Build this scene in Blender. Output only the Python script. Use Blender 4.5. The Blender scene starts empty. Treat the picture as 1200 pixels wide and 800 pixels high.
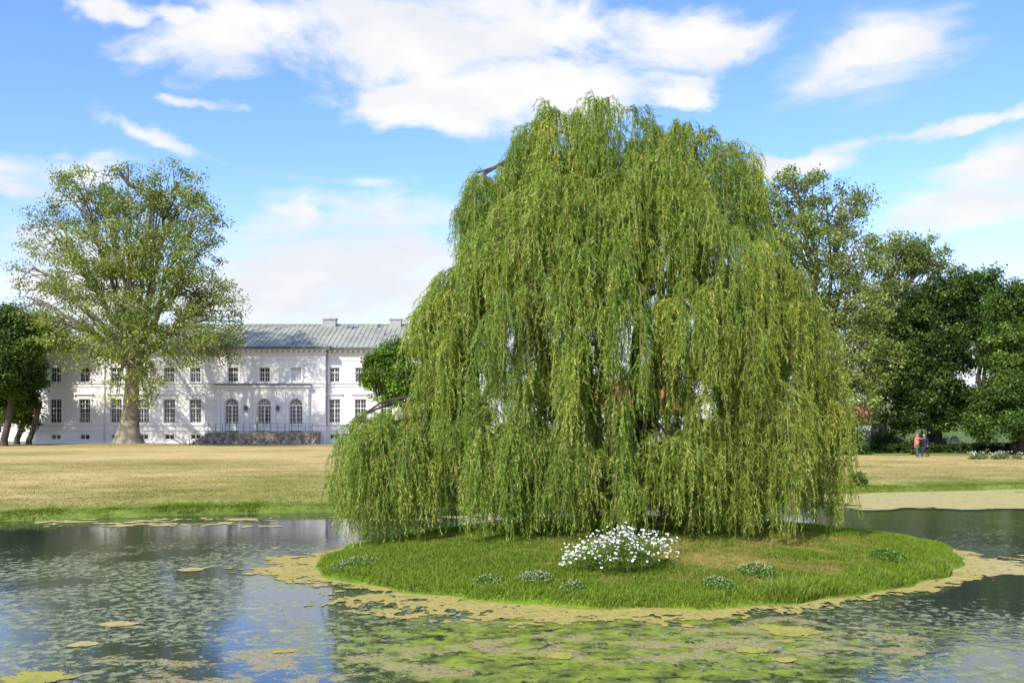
import bpy, math, random
import numpy as np
from mathutils import Vector, Matrix

random.seed(7)
rng = np.random.default_rng(11)
SC = bpy.context.scene
COL = SC.collection
EYE = 2.9
F = 1100.0
PI = math.pi


def PX(px, Y):
    return (px - 600.0) / F * Y


def PZ(py, Y):
    return EYE + (495.0 - py) / F * Y


# ------------------------------------------------------------------ numpy noise
def _hash(ix, iy, seed):
    h = (ix.astype(np.int64) * 374761393 + iy.astype(np.int64) * 668265263 + seed * 1274126177) & 0xFFFFFFFF
    h = ((h ^ (h >> 13)) * 1274126177) & 0xFFFFFFFF
    return ((h ^ (h >> 16)) & 0xFFFF) / 65535.0


def vnoise(x, y, seed=0):
    ix = np.floor(x); iy = np.floor(y)
    fx = x - ix; fy = y - iy
    fx = fx * fx * (3 - 2 * fx); fy = fy * fy * (3 - 2 * fy)
    a = _hash(ix, iy, seed); b = _hash(ix + 1, iy, seed)
    c = _hash(ix, iy + 1, seed); d = _hash(ix + 1, iy + 1, seed)
    return (a * (1 - fx) + b * fx) * (1 - fy) + (c * (1 - fx) + d * fx) * fy


def fbm(x, y, seed=0, octv=4):
    x = np.asarray(x, float); y = np.asarray(y, float)
    s = 0; a = 0.5; t = 0
    for k in range(octv):
        s = s + a * vnoise(x * 2 ** k, y * 2 ** k, seed + k * 17); t += a; a *= 0.5
    return s / t


def sstep(a, b, x):
    t = np.clip((x - a) / (b - a), 0, 1)
    return t * t * (3 - 2 * t)


# ------------------------------------------------------------------ object helpers
def empty(name, label, cat, loc=(0, 0, 0), rz=0.0, group=None):
    o = bpy.data.objects.new(name, None)
    COL.objects.link(o)
    o.location = loc; o.rotation_euler = (0, 0, rz)
    o.empty_display_size = 0.2
    o['label'] = label; o['category'] = cat
    if group: o['group'] = group
    return o


def link(name, me, mat, parent=None, rel=True):
    o = bpy.data.objects.new(name, me)
    COL.objects.link(o)
    if mat is not None:
        if isinstance(mat, (list, tuple)):
            for m in mat: me.materials.append(m)
        else:
            me.materials.append(mat)
    if parent is not None:
        o.parent = parent
        if not rel:   # mesh given in world coordinates
            w = Matrix.Translation(root_loc(parent)) @ Matrix.Rotation(root_rz(parent), 4, 'Z')
            me.transform(w.inverted())
    return o


def root_of(o):
    while o.parent is not None: o = o.parent
    return o


def root_loc(o): return Vector(root_of(o).location)
def root_rz(o): return root_of(o).rotation_euler.z


def tag(o, label=None, cat=None, group=None, kind=None):
    if label: o['label'] = label
    if cat: o['category'] = cat
    if group: o['group'] = group
    if kind: o['kind'] = kind
    return o


def np_mesh(name, V, faces, nper, col=None, smooth=False):
    """V (n,3), faces (m,nper)"""
    me = bpy.data.meshes.new(name)
    V = np.ascontiguousarray(V, np.float32); faces = np.ascontiguousarray(faces, np.int32)
    m = len(faces)
    me.vertices.add(len(V)); me.vertices.foreach_set('co', V.ravel())
    me.loops.add(m * nper); me.loops.foreach_set('vertex_index', faces.ravel())
    me.polygons.add(m)
    me.polygons.foreach_set('loop_start', np.arange(0, m * nper, nper, dtype=np.int32))
    if smooth: me.polygons.foreach_set('use_smooth', np.ones(m, bool))
    me.update(calc_edges=True)
    if col is not None:
        a = me.attributes.new('col', 'FLOAT_COLOR', 'POINT')
        c = np.ones((len(V), 4), np.float32); c[:, :3] = col
        a.data.foreach_set('color', c.ravel())
    return me


class MB:
    def __init__(s): s.v = []; s.f = []; s.sm = []

    def quad(s, a, b, c, d):
        i = len(s.v); s.v += [a, b, c, d]; s.f.append((i, i + 1, i + 2, i + 3)); s.sm.append(False)

    def poly(s, pts):
        i = len(s.v); s.v += list(pts); s.f.append(tuple(range(i, i + len(pts)))); s.sm.append(False)

    def box(s, x0, x1, y0, y1, z0, z1):
        i = len(s.v)
        s.v += [(x0, y0, z0), (x1, y0, z0), (x1, y1, z0), (x0, y1, z0), (x0, y0, z1), (x1, y0, z1), (x1, y1, z1), (x0, y1, z1)]
        for q in ((0, 3, 2, 1), (4, 5, 6, 7), (0, 1, 5, 4), (1, 2, 6, 5), (2, 3, 7, 6), (3, 0, 4, 7)):
            s.f.append(tuple(i + k for k in q)); s.sm.append(False)
        return s

    def bar(s, p0, p1, w, h):
        p0 = Vector(p0); p1 = Vector(p1); d = (p1 - p0).normalized()
        u = d.cross(Vector((0, 0, 1)))
        if u.length < 1e-3: u = Vector((1, 0, 0))
        u.normalize(); n = u.cross(d)
        i = len(s.v)
        for p in (p0, p1):
            for a, b in ((-1, -1), (1, -1), (1, 1), (-1, 1)):
                s.v.append(tuple(p + u * a * w / 2 + n * b * h / 2))
        for q in ((3, 2, 1, 0), (4, 5, 6, 7), (0, 1, 5, 4), (1, 2, 6, 5), (2, 3, 7, 6), (3, 0, 4, 7)):
            s.f.append(tuple(i + k for k in q)); s.sm.append(False)
        return s

    def tube(s, pts, rad, n=8, cap=True, wob=0.0):
        pts = [Vector(p) for p in pts]
        i0 = len(s.v)
        u = None
        for k, p in enumerate(pts):
            d = (pts[min(k + 1, len(pts) - 1)] - pts[max(k - 1, 0)])
            if d.length < 1e-9: d = Vector((0, 0, 1))
            d.normalize()
            if u is None:
                u = d.cross(Vector((0, 1, 0)) if abs(d.y) < 0.9 else Vector((1, 0, 0)))
            else:
                u = u - d * u.dot(d)
            u.normalize(); w = d.cross(u)
            for j in range(n):
                a = 2 * PI * j / n
                r = rad[k] * (1 + wob * math.sin(3 * a + k * 0.4) + wob * 0.6 * math.sin(5 * a + 1.7))
                s.v.append(tuple(p + (u * math.cos(a) + w * math.sin(a)) * r))
        for k in range(len(pts) - 1):
            for j in range(n):
                a = i0 + k * n + j; b = i0 + k * n + (j + 1) % n
                s.f.append((a, b, b + n, a + n)); s.sm.append(True)
        if cap:
            s.f.append(tuple(i0 + j for j in range(n - 1, -1, -1))); s.sm.append(False)
            e = i0 + (len(pts) - 1) * n
            s.f.append(tuple(e + j for j in range(n))); s.sm.append(False)
        return s

    def ball(s, c, r, sx=1, sy=1, sz=1, nu=10, nv=7):
        i0 = len(s.v)
        for a in range(nv + 1):
            th = PI * a / nv
            for b in range(nu):
                ph = 2 * PI * b / nu
                s.v.append((c[0] + r * sx * math.sin(th) * math.cos(ph), c[1] + r * sy * math.sin(th) * math.sin(ph), c[2] + r * sz * math.cos(th)))
        for a in range(nv):
            for b in range(nu):
                p = i0 + a * nu + b; q = i0 + a * nu + (b + 1) % nu
                s.f.append((p, p + nu, q + nu, q)); s.sm.append(True)
        return s

    def mesh(s, name):
        me = bpy.data.meshes.new(name)
        me.from_pydata([tuple(v) for v in s.v], [], s.f)
        me.polygons.foreach_set('use_smooth', s.sm)
        me.update()
        return me

    def build(s, name, mat, parent=None, rel=True):
        return link(name, s.mesh(name), mat, parent, rel)


def copy_tree(o, parent=None):
    c = o.copy(); COL.objects.link(c)
    if parent is not None: c.parent = parent
    for ch in [k for k in bpy.data.objects if k.parent == o]:
        copy_tree(ch, c)
    return c


# ------------------------------------------------------------------ node helpers
class NT:
    def __init__(s, tree):
        s.t = tree; s.n = tree.nodes; s.l = tree.links

    def node(s, typ, **kw):
        n = s.n.new(typ)
        for k, v in kw.items(): setattr(n, k, v)
        return n

    def set(s, sock, v):
        if isinstance(v, bpy.types.NodeSocket): s.l.new(v, sock)
        else: sock.default_value = v

    def math(s, op, a, b=None, c=None, clamp=False):
        n = s.node('ShaderNodeMath', operation=op, use_clamp=clamp)
        s.set(n.inputs[0], a)
        if b is not None: s.set(n.inputs[1], b)
        if c is not None: s.set(n.inputs[2], c)
        return n.outputs[0]

    def vmath(s, op, a, b=None):
        n = s.node('ShaderNodeVectorMath', operation=op)
        s.set(n.inputs[0], a)
        if b is not None: s.set(n.inputs[1], b)
        return n.outputs['Value'] if op in ('LENGTH', 'DOT_PRODUCT', 'DISTANCE') else n.outputs[0]

    def noise(s, vec, scale=1, detail=4, rough=0.55, dist=0.0, out='Fac'):
        n = s.node('ShaderNodeTexNoise')
        if vec is not None: s.l.new(vec, n.inputs['Vector'])
        n.inputs['Scale'].default_value = scale; n.inputs['Detail'].default_value = detail
        n.inputs['Roughness'].default_value = rough; n.inputs['Distortion'].default_value = dist
        return n.outputs[out]

    def ss(s, v, a, b, lo=0.0, hi=1.0):
        n = s.node('ShaderNodeMapRange', interpolation_type='SMOOTHSTEP')
        s.set(n.inputs[0], v); s.set(n.inputs[1], a); s.set(n.inputs[2], b); s.set(n.inputs[3], lo); s.set(n.inputs[4], hi)
        return n.outputs[0]

    def mix(s, f, a, b, blend='MIX'):
        n = s.node('ShaderNodeMix', data_type='RGBA', blend_type=blend)
        s.set(n.inputs[0], f)
        for sock, v in ((n.inputs[6], a), (n.inputs[7], b)):
            if isinstance(v, (tuple, list)): v = tuple(v) + (1.0,) if len(v) == 3 else v
            s.set(sock, v)
        return n.outputs[2]

    def mapping(s, vec, scale=(1, 1, 1), loc=(0, 0, 0), rot=(0, 0, 0)):
        n = s.node('ShaderNodeMapping')
        s.l.new(vec, n.inputs[0]); n.inputs['Scale'].default_value = scale
        n.inputs['Location'].default_value = loc; n.inputs['Rotation'].default_value = rot
        return n.outputs[0]


def new_mat(name):
    m = bpy.data.materials.new(name); m.use_nodes = True
    t = NT(m.node_tree)
    b = m.node_tree.nodes['Principled BSDF']
    return m, t, b


def simple(name, c1, c2=None, rough=0.7, scale=3.0, bump=0.0, bscale=20.0, metal=0.0, stretch=(1, 1, 1), lo=0.35, hi=0.65):
    m, t, b = new_mat(name)
    co = t.node('ShaderNodeTexCoord').outputs['Object']
    co = t.mapping(co, stretch)
    if c2 is None: c2 = tuple(x * 0.8 for x in c1)
    f = t.ss(t.noise(co, scale, 5), lo, hi)
    t.l.new(t.mix(f, c1, c2), b.inputs['Base Color'])
    b.inputs['Roughness'].default_value = rough; b.inputs['Metallic'].default_value = metal
    if bump:
        bn = t.node('ShaderNodeBump'); bn.inputs['Strength'].default_value = bump; bn.inputs['Distance'].default_value = 0.05
        t.l.new(t.noise(co, bscale, 5), bn.inputs['Height']); t.l.new(bn.outputs[0], b.inputs['Normal'])
    return m


def foliage(name, transl=0.4, gloss=0.05, sat=1.0):
    m, t, b = new_mat(name)
    t.n.remove(b)
    out = t.n['Material Output']
    a = t.node('ShaderNodeAttribute', attribute_name='col').outputs['Color']
    d = t.node('ShaderNodeBsdfDiffuse'); t.l.new(a, d.inputs[0])
    tr = t.node('ShaderNodeBsdfTranslucent')
    tc = t.mix(1.0, a, (1.15, 1.25, 0.55), 'MULTIPLY'); t.l.new(tc, tr.inputs[0])
    mx = t.node('ShaderNodeMixShader'); mx.inputs[0].default_value = transl
    t.l.new(d.outputs[0], mx.inputs[1]); t.l.new(tr.outputs[0], mx.inputs[2])
    g = t.node('ShaderNodeBsdfGlossy'); g.inputs['Roughness'].default_value = 0.45; g.inputs[0].default_value = (0.45, 0.55, 0.35, 1)
    m2 = t.node('ShaderNodeMixShader'); m2.inputs[0].default_value = gloss
    t.l.new(mx.outputs[0], m2.inputs[1]); t.l.new(g.outputs[0], m2.inputs[2])
    t.l.new(m2.outputs[0], out.inputs['Surface'])
    return m


M = {}
M['leaf'] = foliage('leaf_surface', 0.38, 0.05)
M['willow_leaf'] = foliage('willow_leaf_surface', 0.42, 0.07)
M['grass'] = foliage('grass_blade', 0.35, 0.03)
M['bark'] = simple('bark_brown', (0.10, 0.075, 0.05), (0.04, 0.03, 0.022), 0.9, 3, 0.8, 8, stretch=(1, 1, 0.25))
M['plane_bark'] = simple('bark_plane', (0.27, 0.235, 0.16), (0.13, 0.12, 0.075), 0.9, 1.3, 0.5, 5, lo=0.42, hi=0.58)
M['plaster'] = None


# plaster with fine horizontal joints
def plaster(name, c1, c2):
    m, t, b = new_mat(name)
    co = t.node('ShaderNodeTexCoord').outputs['Object']
    sep = t.node('ShaderNodeSeparateXYZ'); t.l.new(co, sep.inputs[0])
    z = t.math('FRACT', t.math('MULTIPLY', sep.outputs['Z'], 2.4))
    groove = t.ss(t.math('ABSOLUTE', t.math('SUBTRACT', z, 0.5)), 0.44, 0.49)
    n1 = t.ss(t.noise(t.mapping(co, (0.25, 0.25, 1.0)), 0.8, 6), 0.3, 0.7)
    streak = t.ss(t.noise(t.mapping(co, (2.0, 2.0, 0.18)), 1.0, 5), 0.5, 0.8)
    c = t.mix(n1, c1, c2)
    c = t.mix(t.math('MULTIPLY', streak, 0.25), c, (0.42, 0.41, 0.38))
    c = t.mix(t.math('MULTIPLY', groove, 0.16), c, (0.3, 0.3, 0.3))
    t.l.new(c, b.inputs['Base Color']); b.inputs['Roughness'].default_value = 0.85
    bn = t.node('ShaderNodeBump'); bn.inputs['Strength'].default_value = 0.5; bn.inputs['Distance'].default_value = 0.02
    t.l.new(t.math('ADD', t.math('MULTIPLY', groove, -1.0), t.math('MULTIPLY', t.noise(co, 9, 4), 0.2)), bn.inputs['Height'])
    t.l.new(bn.outputs[0], b.inputs['Normal'])
    return m


M['plaster'] = plaster('plaster_white', (0.80, 0.775, 0.735), (0.74, 0.72, 0.69))
M['trim'] = simple('plaster_trim', (0.82, 0.80, 0.765), (0.75, 0.735, 0.71), 0.8, 1.5)
M['white_paint'] = simple('white_paint', (0.78, 0.78, 0.76), (0.70, 0.70, 0.68), 0.5, 4)
M['blind'] = simple('blind_white', (0.60, 0.60, 0.58), (0.52, 0.52, 0.51), 0.7, 2)
M['stone'] = simple('terrace_stone', (0.36, 0.29, 0.21), (0.19, 0.15, 0.11), 0.95, 1.8, 0.8, 5, lo=0.4, hi=0.6)
M['iron'] = simple('iron_dark', (0.06, 0.065, 0.065), (0.03, 0.03, 0.03), 0.5, 5)
M['pipe_green'] = simple('pipe_green', (0.09, 0.14, 0.14), (0.05, 0.08, 0.08), 0.5, 2)
M['lead'] = simple('lead_dark', (0.10, 0.12, 0.13), (0.05, 0.07, 0.075), 0.6, 2)
M['red_tile'] = simple('roof_tile_red', (0.42, 0.13, 0.07), (0.28, 0.09, 0.05), 0.8, 3, 0.6, 12)
M['wood'] = simple('wood_weathered', (0.25, 0.18, 0.11), (0.14, 0.10, 0.07), 0.8, 4, stretch=(6, 1, 1))
M['canvas'] = simple('canvas_cream', (0.62, 0.58, 0.48), (0.5, 0.46, 0.38), 0.9, 5)


def glass_mat():
    m, t, b = new_mat('window_glass')
    co = t.node('ShaderNodeTexCoord').outputs['Object']
    f = t.ss(t.noise(t.mapping(co, (0.6, 0.6, 0.9)), 1.2, 2), 0.35, 0.65)
    t.l.new(t.mix(f, (0.012, 0.016, 0.018), (0.06, 0.07, 0.075)), b.inputs['Base Color'])
    b.inputs['Roughness'].default_value = 0.08
    return m


M['glass'] = glass_mat()


def roof_mat():
    m, t, b = new_mat('verdigris_metal')
    co = t.node('ShaderNodeTexCoord').outputs['Object']
    n1 = t.ss(t.noise(co, 0.35, 6, 0.65), 0.35, 0.65)
    c = t.mix(n1, (0.37, 0.37, 0.28), (0.27, 0.285, 0.22))
    st = t.ss(t.noise(t.mapping(co, (3.0, 0.25, 0.25)), 1.2, 5), 0.45, 0.75)
    c = t.mix(t.math('MULTIPLY', st, 0.45), c, (0.38, 0.40, 0.31))
    n2 = t.ss(t.noise(t.mapping(co, (0.9, 0.5, 0.5)), 0.9, 6, 0.6), 0.60, 0.64)
    c = t.mix(n2, c, (0.09, 0.11, 0.14))
    t.l.new(c, b.inputs['Base Color']); b.inputs['Roughness'].default_value = 0.65
    return m


M['verdigris'] = roof_mat()

# ================================================================== TERRAIN
SHX = np.array([-300, -70, -40, -30, -15.1, -10.7, -5.7, 2.0, 8.0, 14, 22.3, 40, 70, 300.])
SHY = np.array([0, 14, 20.5, 24, 27.7, 29.5, 30.4, 33.5, 36.2, 38.4, 40.9, 44, 42, 0.])


def pond_d(x, y):
    sh = np.interp(x, SHX, SHY) + 0.5 * (fbm(x * 0.35, y * 0 + 3.3, 5, 3) - 0.5)
    near = 3.6 + 0.8 * fbm(x * 0.3, y * 0 + 9.1, 6, 2)
    return np.minimum(np.minimum(sh - y, y - near), np.minimum(x + 75, 90 - x))


PLANE_X, PLANE_Y = PX(151, 97), 97.0


def ground_z(x, y):
    x = np.asarray(x, float); y = np.asarray(y, float)
    d = -pond_d(x, y)
    z = np.where(d > 0, 0.24 * sstep(0.0, 0.22, d) + 0.16 * sstep(0.2, 3.0, d), -0.9 * sstep(0, 1.6, -d) - 0.02)
    z = z + 0.75 * np.where(y < 4, sstep(0, 2.0, d), 0)
    z = z + 0.03 * (fbm(x * 0.4, y * 0.4, 8, 3) - 0.5) * sstep(0.5, 3, d)
    z = z + 0.42 * np.exp(-(((x - PLANE_X) / 8.0) ** 2 + ((y - PLANE_Y) / 5.0) ** 2))
    z = z + 0.9 * sstep(0, 60, y - 150) * 1.0
    return z


def axis(segs):
    out = []
    for a, b, st in segs: out.append(np.arange(a, b, st))
    return np.unique(np.concatenate(out))


gx = axis([(-2500, -300, 200), (-300, -60, 20), (-60, -24, 1.5), (-24, 34, 0.4), (34, 80, 1.5), (80, 300, 20), (300, 2501, 200)])
gy = axis([(-600, -60, 60), (-60, -4, 4), (-4, 24, 0.8), (24, 46, 0.14), (46, 125, 0.9), (125, 300, 12), (300, 3201, 200)])
GX, GY = np.meshgrid(gx, gy)
GZ = ground_z(GX, GY)
V = np.stack([GX.ravel(), GY.ravel(), GZ.ravel()], 1)
nx, ny = len(gx), len(gy)
ii = (np.arange(ny - 1)[:, None] * nx + np.arange(nx - 1)[None, :]).ravel()
Fq = np.stack([ii, ii + 1, ii + nx + 1, ii + nx], 1)


def lawn_color(x, y):
    """dry lawn colour with green near the water and beyond y=70 on the right"""
    d = -pond_d(x, y)
    dry = np.array([0.56, 0.42, 0.165]); olive = np.array([0.31, 0.275, 0.065]); green = np.array([0.16, 0.22, 0.035])
    n = fbm(x * 0.10, y * 0.16, 21, 5); n2 = fbm(x * 0.5, y * 0.9, 22, 4); n3 = fbm(x * 0.05, y * 0.12, 25, 3)
    right = sstep(3, 14, x)
    mid = sstep(60, 25, y) * (1 - right) * 0.5
    f1 = np.clip(mid + (n - 0.5) * 1.9 + (n2 - 0.5) * 0.9 + (n3 - 0.5) * 1.0 + 0.20 - 0.16 * right, 0, 1)
    c = dry[None] * (1 - f1[:, None]) + olive[None] * f1[:, None]
    edge = np.exp(-np.clip(d, 0, None) / (1.6 + 1.6 * right)) * (0.45 + 1.2 * n2)
    edge = np.clip(np.maximum(edge, sstep(0.8, 0.1, d)), 0, 1)
    back = sstep(70, 73, y + 3 * (n - .5)) * right
    g = np.clip(np.maximum(edge, back * 0.9), 0, 1)[:, None]
    c = c * (1 - g) + green[None] * g
    far = sstep(112, 120, y)[:, None]
    c = c * (1 - far) + np.array([0.12, 0.16, 0.04])[None] * far
    c = c * (0.86 + 0.28 * fbm(x * 2.1, y * 2.1, 31, 3))[:, None]
    soil = np.exp(-(((x - PLANE_X) / 5.0) ** 2 + ((y - PLANE_Y) / 3.5) ** 2))[:, None]
    c = c * (1 - soil) + np.array([0.30, 0.22, 0.15])[None] * soil
    mud = sstep(0.02, -0.3, d)[:, None]
    return c * (1 - mud) + np.array([0.03, 0.035, 0.015])[None] * mud


def lawn_mat():
    m, t, b = new_mat('lawn_dry_grass')
    a = t.node('ShaderNodeAttribute', attribute_name='col').outputs['Color']
    co = t.node('ShaderNodeTexCoord').outputs['Object']
    n = t.ss(t.noise(t.mapping(co, (1.0, 0.6, 1)), 5.0, 7, 0.7), 0.3, 0.7, 0.72, 1.25)
    n2 = t.ss(t.noise(t.mapping(co, (0.5, 0.9, 1)), 0.55, 6, 0.65), 0.35, 0.65, 0.85, 1.12)
    c = t.mix(1.0, a, t.math('MULTIPLY', n, n2), 'MULTIPLY')
    t.l.new(c, b.inputs['Base Color']); b.inputs['Roughness'].default_value = 0.95
    b.inputs['Specular IOR Level'].default_value = 0.15
    bn = t.node('ShaderNodeBump'); bn.inputs['Strength'].default_value = 0.7; bn.inputs['Distance'].default_value = 0.06
    t.l.new(t.noise(co, 14, 5, 0.7), bn.inputs['Height']); t.l.new(bn.outputs[0], b.inputs['Normal'])
    return m


M['lawn'] = lawn_mat()
me = np_mesh('lawn', V, Fq, 4, lawn_color(V[:, 0], V[:, 1]), smooth=True)
tag(link('lawn', me, M['lawn']), kind='structure')

# gravel path in front of the palace
M['gravel'] = simple('gravel_tan', (0.42, 0.32, 0.23), (0.33, 0.25, 0.18), 0.95, 4, 0.4, 30)
xs = np.arange(-62, 20, 1.0); ys = np.arange(100.5, 108.9, 0.7)
X2, Y2 = np.meshgrid(xs, ys)
yy = Y2 + (Y2 < 101) * 0.5 * (fbm(X2 * 0.3, Y2 * 0, 3, 2) - .5)
Vp = np.stack([X2.ravel(), yy.ravel(), (ground_z(X2, yy) + 0.03).ravel()], 1)
ii = (np.arange(len(ys) - 1)[:, None] * len(xs) + np.arange(len(xs) - 1)[None, :]).ravel()
me = np_mesh('gravel_path', Vp, np.stack([ii, ii + 1, ii + len(xs) + 1, ii + len(xs)], 1), 4, smooth=True)
tag(link('gravel_path', me, M['gravel']), kind='structure')


# ================================================================== WATER
def water_mat():
    m, t, b = new_mat('pond_water')
    co = t.node('ShaderNodeTexCoord').outputs['Object']
    sep = t.node('ShaderNodeSeparateXYZ'); t.l.new(co, sep.inputs[0])
    x, y = sep.outputs['X'], sep.outputs['Y']

    def blob(cx, cy, rx, ry, soft=1.0):
        v = t.vmath('SUBTRACT', co, (cx, cy, 0)); v = t.vmath('MULTIPLY', v, (1 / rx, 1 / ry, 0))
        return t.ss(t.vmath('LENGTH', v), 1.0 + 0.35 * soft, 1.0 - 0.5 * soft)

    b.inputs['Base Color'].default_value = (0.035, 0.045, 0.035, 1)
    b.inputs['Roughness'].default_value = 0.02; b.inputs['IOR'].default_value = 1.62
    bn = t.node('ShaderNodeBump'); bn.inputs['Strength'].default_value = 0.07; bn.inputs['Distance'].default_value = 0.05
    h = t.math('ADD', t.noise(t.mapping(co, (1.0, 1.3, 1)), 5.0, 3, 0.5), t.math('MULTIPLY', t.noise(co, 16.0, 2), 0.22))
    calm = t.ss(t.noise(co, 0.18, 3), 0.35, 0.7, 0.35, 1.0)
    rr = t.math('MULTIPLY', t.ss(x, 5.0, 11.0), t.ss(y, 17.0, 21.0))
    calm = t.math('MULTIPLY', calm, t.math('ADD', 1.0, t.math('MULTIPLY', rr, 9.0)))
    t.l.new(t.math('MULTIPLY', h, calm), bn.inputs['Height']); t.l.new(bn.outputs[0], b.inputs['Normal'])
    shader = b.outputs[0]

    def layer(shader, mask, c1, c2, nscale, rough=0.6, spec=0.3):
        p = t.node('ShaderNodeBsdfPrincipled')
        f = t.ss(t.noise(co, nscale, 4, 0.7), 0.35, 0.65)
        t.l.new(t.mix(f, c1, c2), p.inputs['Base Color'])
        p.inputs['Roughness'].default_value = rough; p.inputs['Specular IOR Level'].default_value = spec
        bb = t.node('ShaderNodeBump'); bb.inputs['Strength'].default_value = 0.6; bb.inputs['Distance'].default_value = 0.02
        t.l.new(t.noise(co, 30, 4, 0.7), bb.inputs['Height']); t.l.new(bb.outputs[0], p.inputs['Normal'])
        mx = t.node('ShaderNodeMixShader'); t.l.new(mask, mx.inputs[0])
        t.l.new(shader, mx.inputs[1]); t.l.new(p.outputs[0], mx.inputs[2])
        return mx.outputs[0]

    # submerged green weed in the front centre, milky green to the right
    green = t.math('MAXIMUM', blob(1.2, 12.2, 4.6, 3.0), t.math('MULTIPLY', blob(5.5, 12.0, 3.5, 2.4), 0.75))
    ng = t.noise(t.mapping(co, (1, 1.1, 1)), 3.2, 9, 0.74, .5)
    mg = t.math('MULTIPLY', t.ss(t.math('ADD', ng, t.math('MULTIPLY', green, 0.27)), 0.69, 0.75), t.math('MULTIPLY', green, 0.95))
    shader = layer(shader, mg, (0.29, 0.36, 0.03), (0.11, 0.14, 0.02), 2.6, 0.5, 0.4)
    # small floating flecks: broken leaves of pond weed, left bay and right
    area = t.math('MAXIMUM', t.math('MAXIMUM', blob(-6.2, 16.0, 7.4, 7.6), t.math('MULTIPLY', blob(5.5, 12.4, 5.0, 3.6), 0.8)),
                  t.math('MAXIMUM', t.math('MULTIPLY', blob(1.0, 12.0, 5.0, 3.0), 0.35), t.math('MULTIPLY', blob(14, 22, 6, 6), 0.4)))
    area = t.math('MULTIPLY', area, t.ss(t.noise(co, 0.45, 4), 0.34, 0.52))
    fl = t.noise(t.mapping(co, (1, 0.95, 1)), 6.5, 8, 0.74, 0.6)
    mf = t.ss(t.math('ADD', fl, t.math('MULTIPLY', area, 0.13)), 0.622, 0.645)
    mf = t.math('MULTIPLY', mf, t.ss(area, 0.15, 0.5, 0.0, 0.85))
    shader = layer(shader, mf, (0.36, 0.37, 0.20), (0.15, 0.18, 0.08), 5.0, 0.6, 0.2)
    # brown-tan floating algae crust, fine specks
    area2 = t.math('MAXIMUM', t.math('MAXIMUM', blob(-2.6, 11.2, 2.8, 1.2), blob(0.8, 12.0, 2.6, 1.0)), t.math('MAXIMUM', blob(3.8, 12.6, 2.2, 1.8), blob(-5, 10.3, 1.6, 1)))
    n3 = t.noise(t.mapping(co, (0.9, 1.3, 1)), 1.3, 8, 0.72, 0.4)
    m3 = t.ss(t.math('ADD', n3, t.math('MULTIPLY', area2, 0.14)), 0.64, 0.67)
    m3 = t.math('MULTIPLY', t.math('MULTIPLY', m3, t.ss(area2, 0.05, 0.3, 0.0, 0.9)), t.ss(t.noise(co, 17, 6, .75), .38, .52))
    shader = layer(shader, m3, (0.42, 0.34, 0.15), (0.28, 0.23, 0.10), 22, 0.8, 0.2)
    t.l.new(shader, t.n['Material Output'].inputs['Surface'])
    return m


M['water'] = water_mat()
w = MB(); w.quad((-110, 0, 0), (120, 0, 0), (120, 60, 0), (-110, 60, 0))
tag(w.build('water', M['water']), kind='structure')

# ================================================================== ISLAND
ISL = [(-3.77, 18), (-2.9, 17.05), (-1.5, 15.85), (0.2, 14.95), (1.8, 14.6), (3.34, 14.65), (5.46, 15.6), (7.1, 16.8), (8.7, 18.5), (9.6, 20.5), (9.5, 22.8), (8, 25), (5, 26.6), (2, 26.8), (-.5, 25.5), (-2.5, 23), (-3.6, 20.5)]
IC = np.array([2.9, 20.4])
_a = np.array([math.atan2(p[1] - IC[1], p[0] - IC[0]) for p in ISL])
_r = np.array([math.hypot(p[1] - IC[1], p[0] - IC[0]) for p in ISL])
_o = np.argsort(_a); _a = _a[_o]; _r = _r[_o]
_aa = np.concatenate([_a - 2 * PI, _a, _a + 2 * PI]); _rr = np.tile(_r, 3)
_ts = np.linspace(-PI, PI, 721)
_tab = np.interp(_ts, _aa, _rr)
_k = np.hanning(41); _k /= _k.sum()
_tab = np.convolve(np.concatenate([_tab[-41:-1], _tab, _tab[1:41]]), _k, 'same')[40:-40]


def isl_R(th):
    th = (th + PI) % (2 * PI) - PI
    return np.interp(th, _ts, _tab) * (1 + 0.012 * np.sin(th * 23) + 0.015 * (fbm(th * 9, th * 0, 4, 3) - .5) * 2)


def isl_t(x, y):
    dx = x - IC[0]; dy = y - IC[1]
    return np.hypot(dx, dy) / isl_R(np.arctan2(dy, dx))


def isl_z(x, y):
    t = isl_t(x, y)
    z = 0.10 + 0.50 * np.clip(1 - t ** 2, 0, 1) ** 0.85
    z = z + 0.05 * (fbm(x * 1.1, y * 1.1, 14, 3) - 0.5)
    return np.where(t > 0.985, z - 0.12 * (t - 0.985) / 0.03, z)


def isl_green(x, y):
    t = isl_t(x, y)
    n = fbm(x * 0.55, y * 0.9, 41, 5); n2 = fbm(x * 2.6, y * 3.0, 42, 4)
    g = sstep(0.62, 1.0, t) * 0.6 + (n - 0.5) * 2.0 + (n2 - 0.5) * 1.8 + 0.68
    g = g + 0.25 * sstep(1.0, -2.0, x)
    return np.clip(g, 0, 1)


def isl_col(x, y, bright=1.0):
    g = isl_green(x, y)[:, None]
    t = isl_t(x, y)
    dry = np.array([0.38, 0.31, 0.085]); gr = np.array([0.20, 0.28, 0.03]); gl = np.array([0.22, 0.32, 0.03])
    c = dry * (1 - g) + gr * g
    e = (sstep(0.84, 0.97, t) * (y < IC[1] + 2))[:, None]
    c = c * (1 - e) + gl * e
    return c * bright


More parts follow.
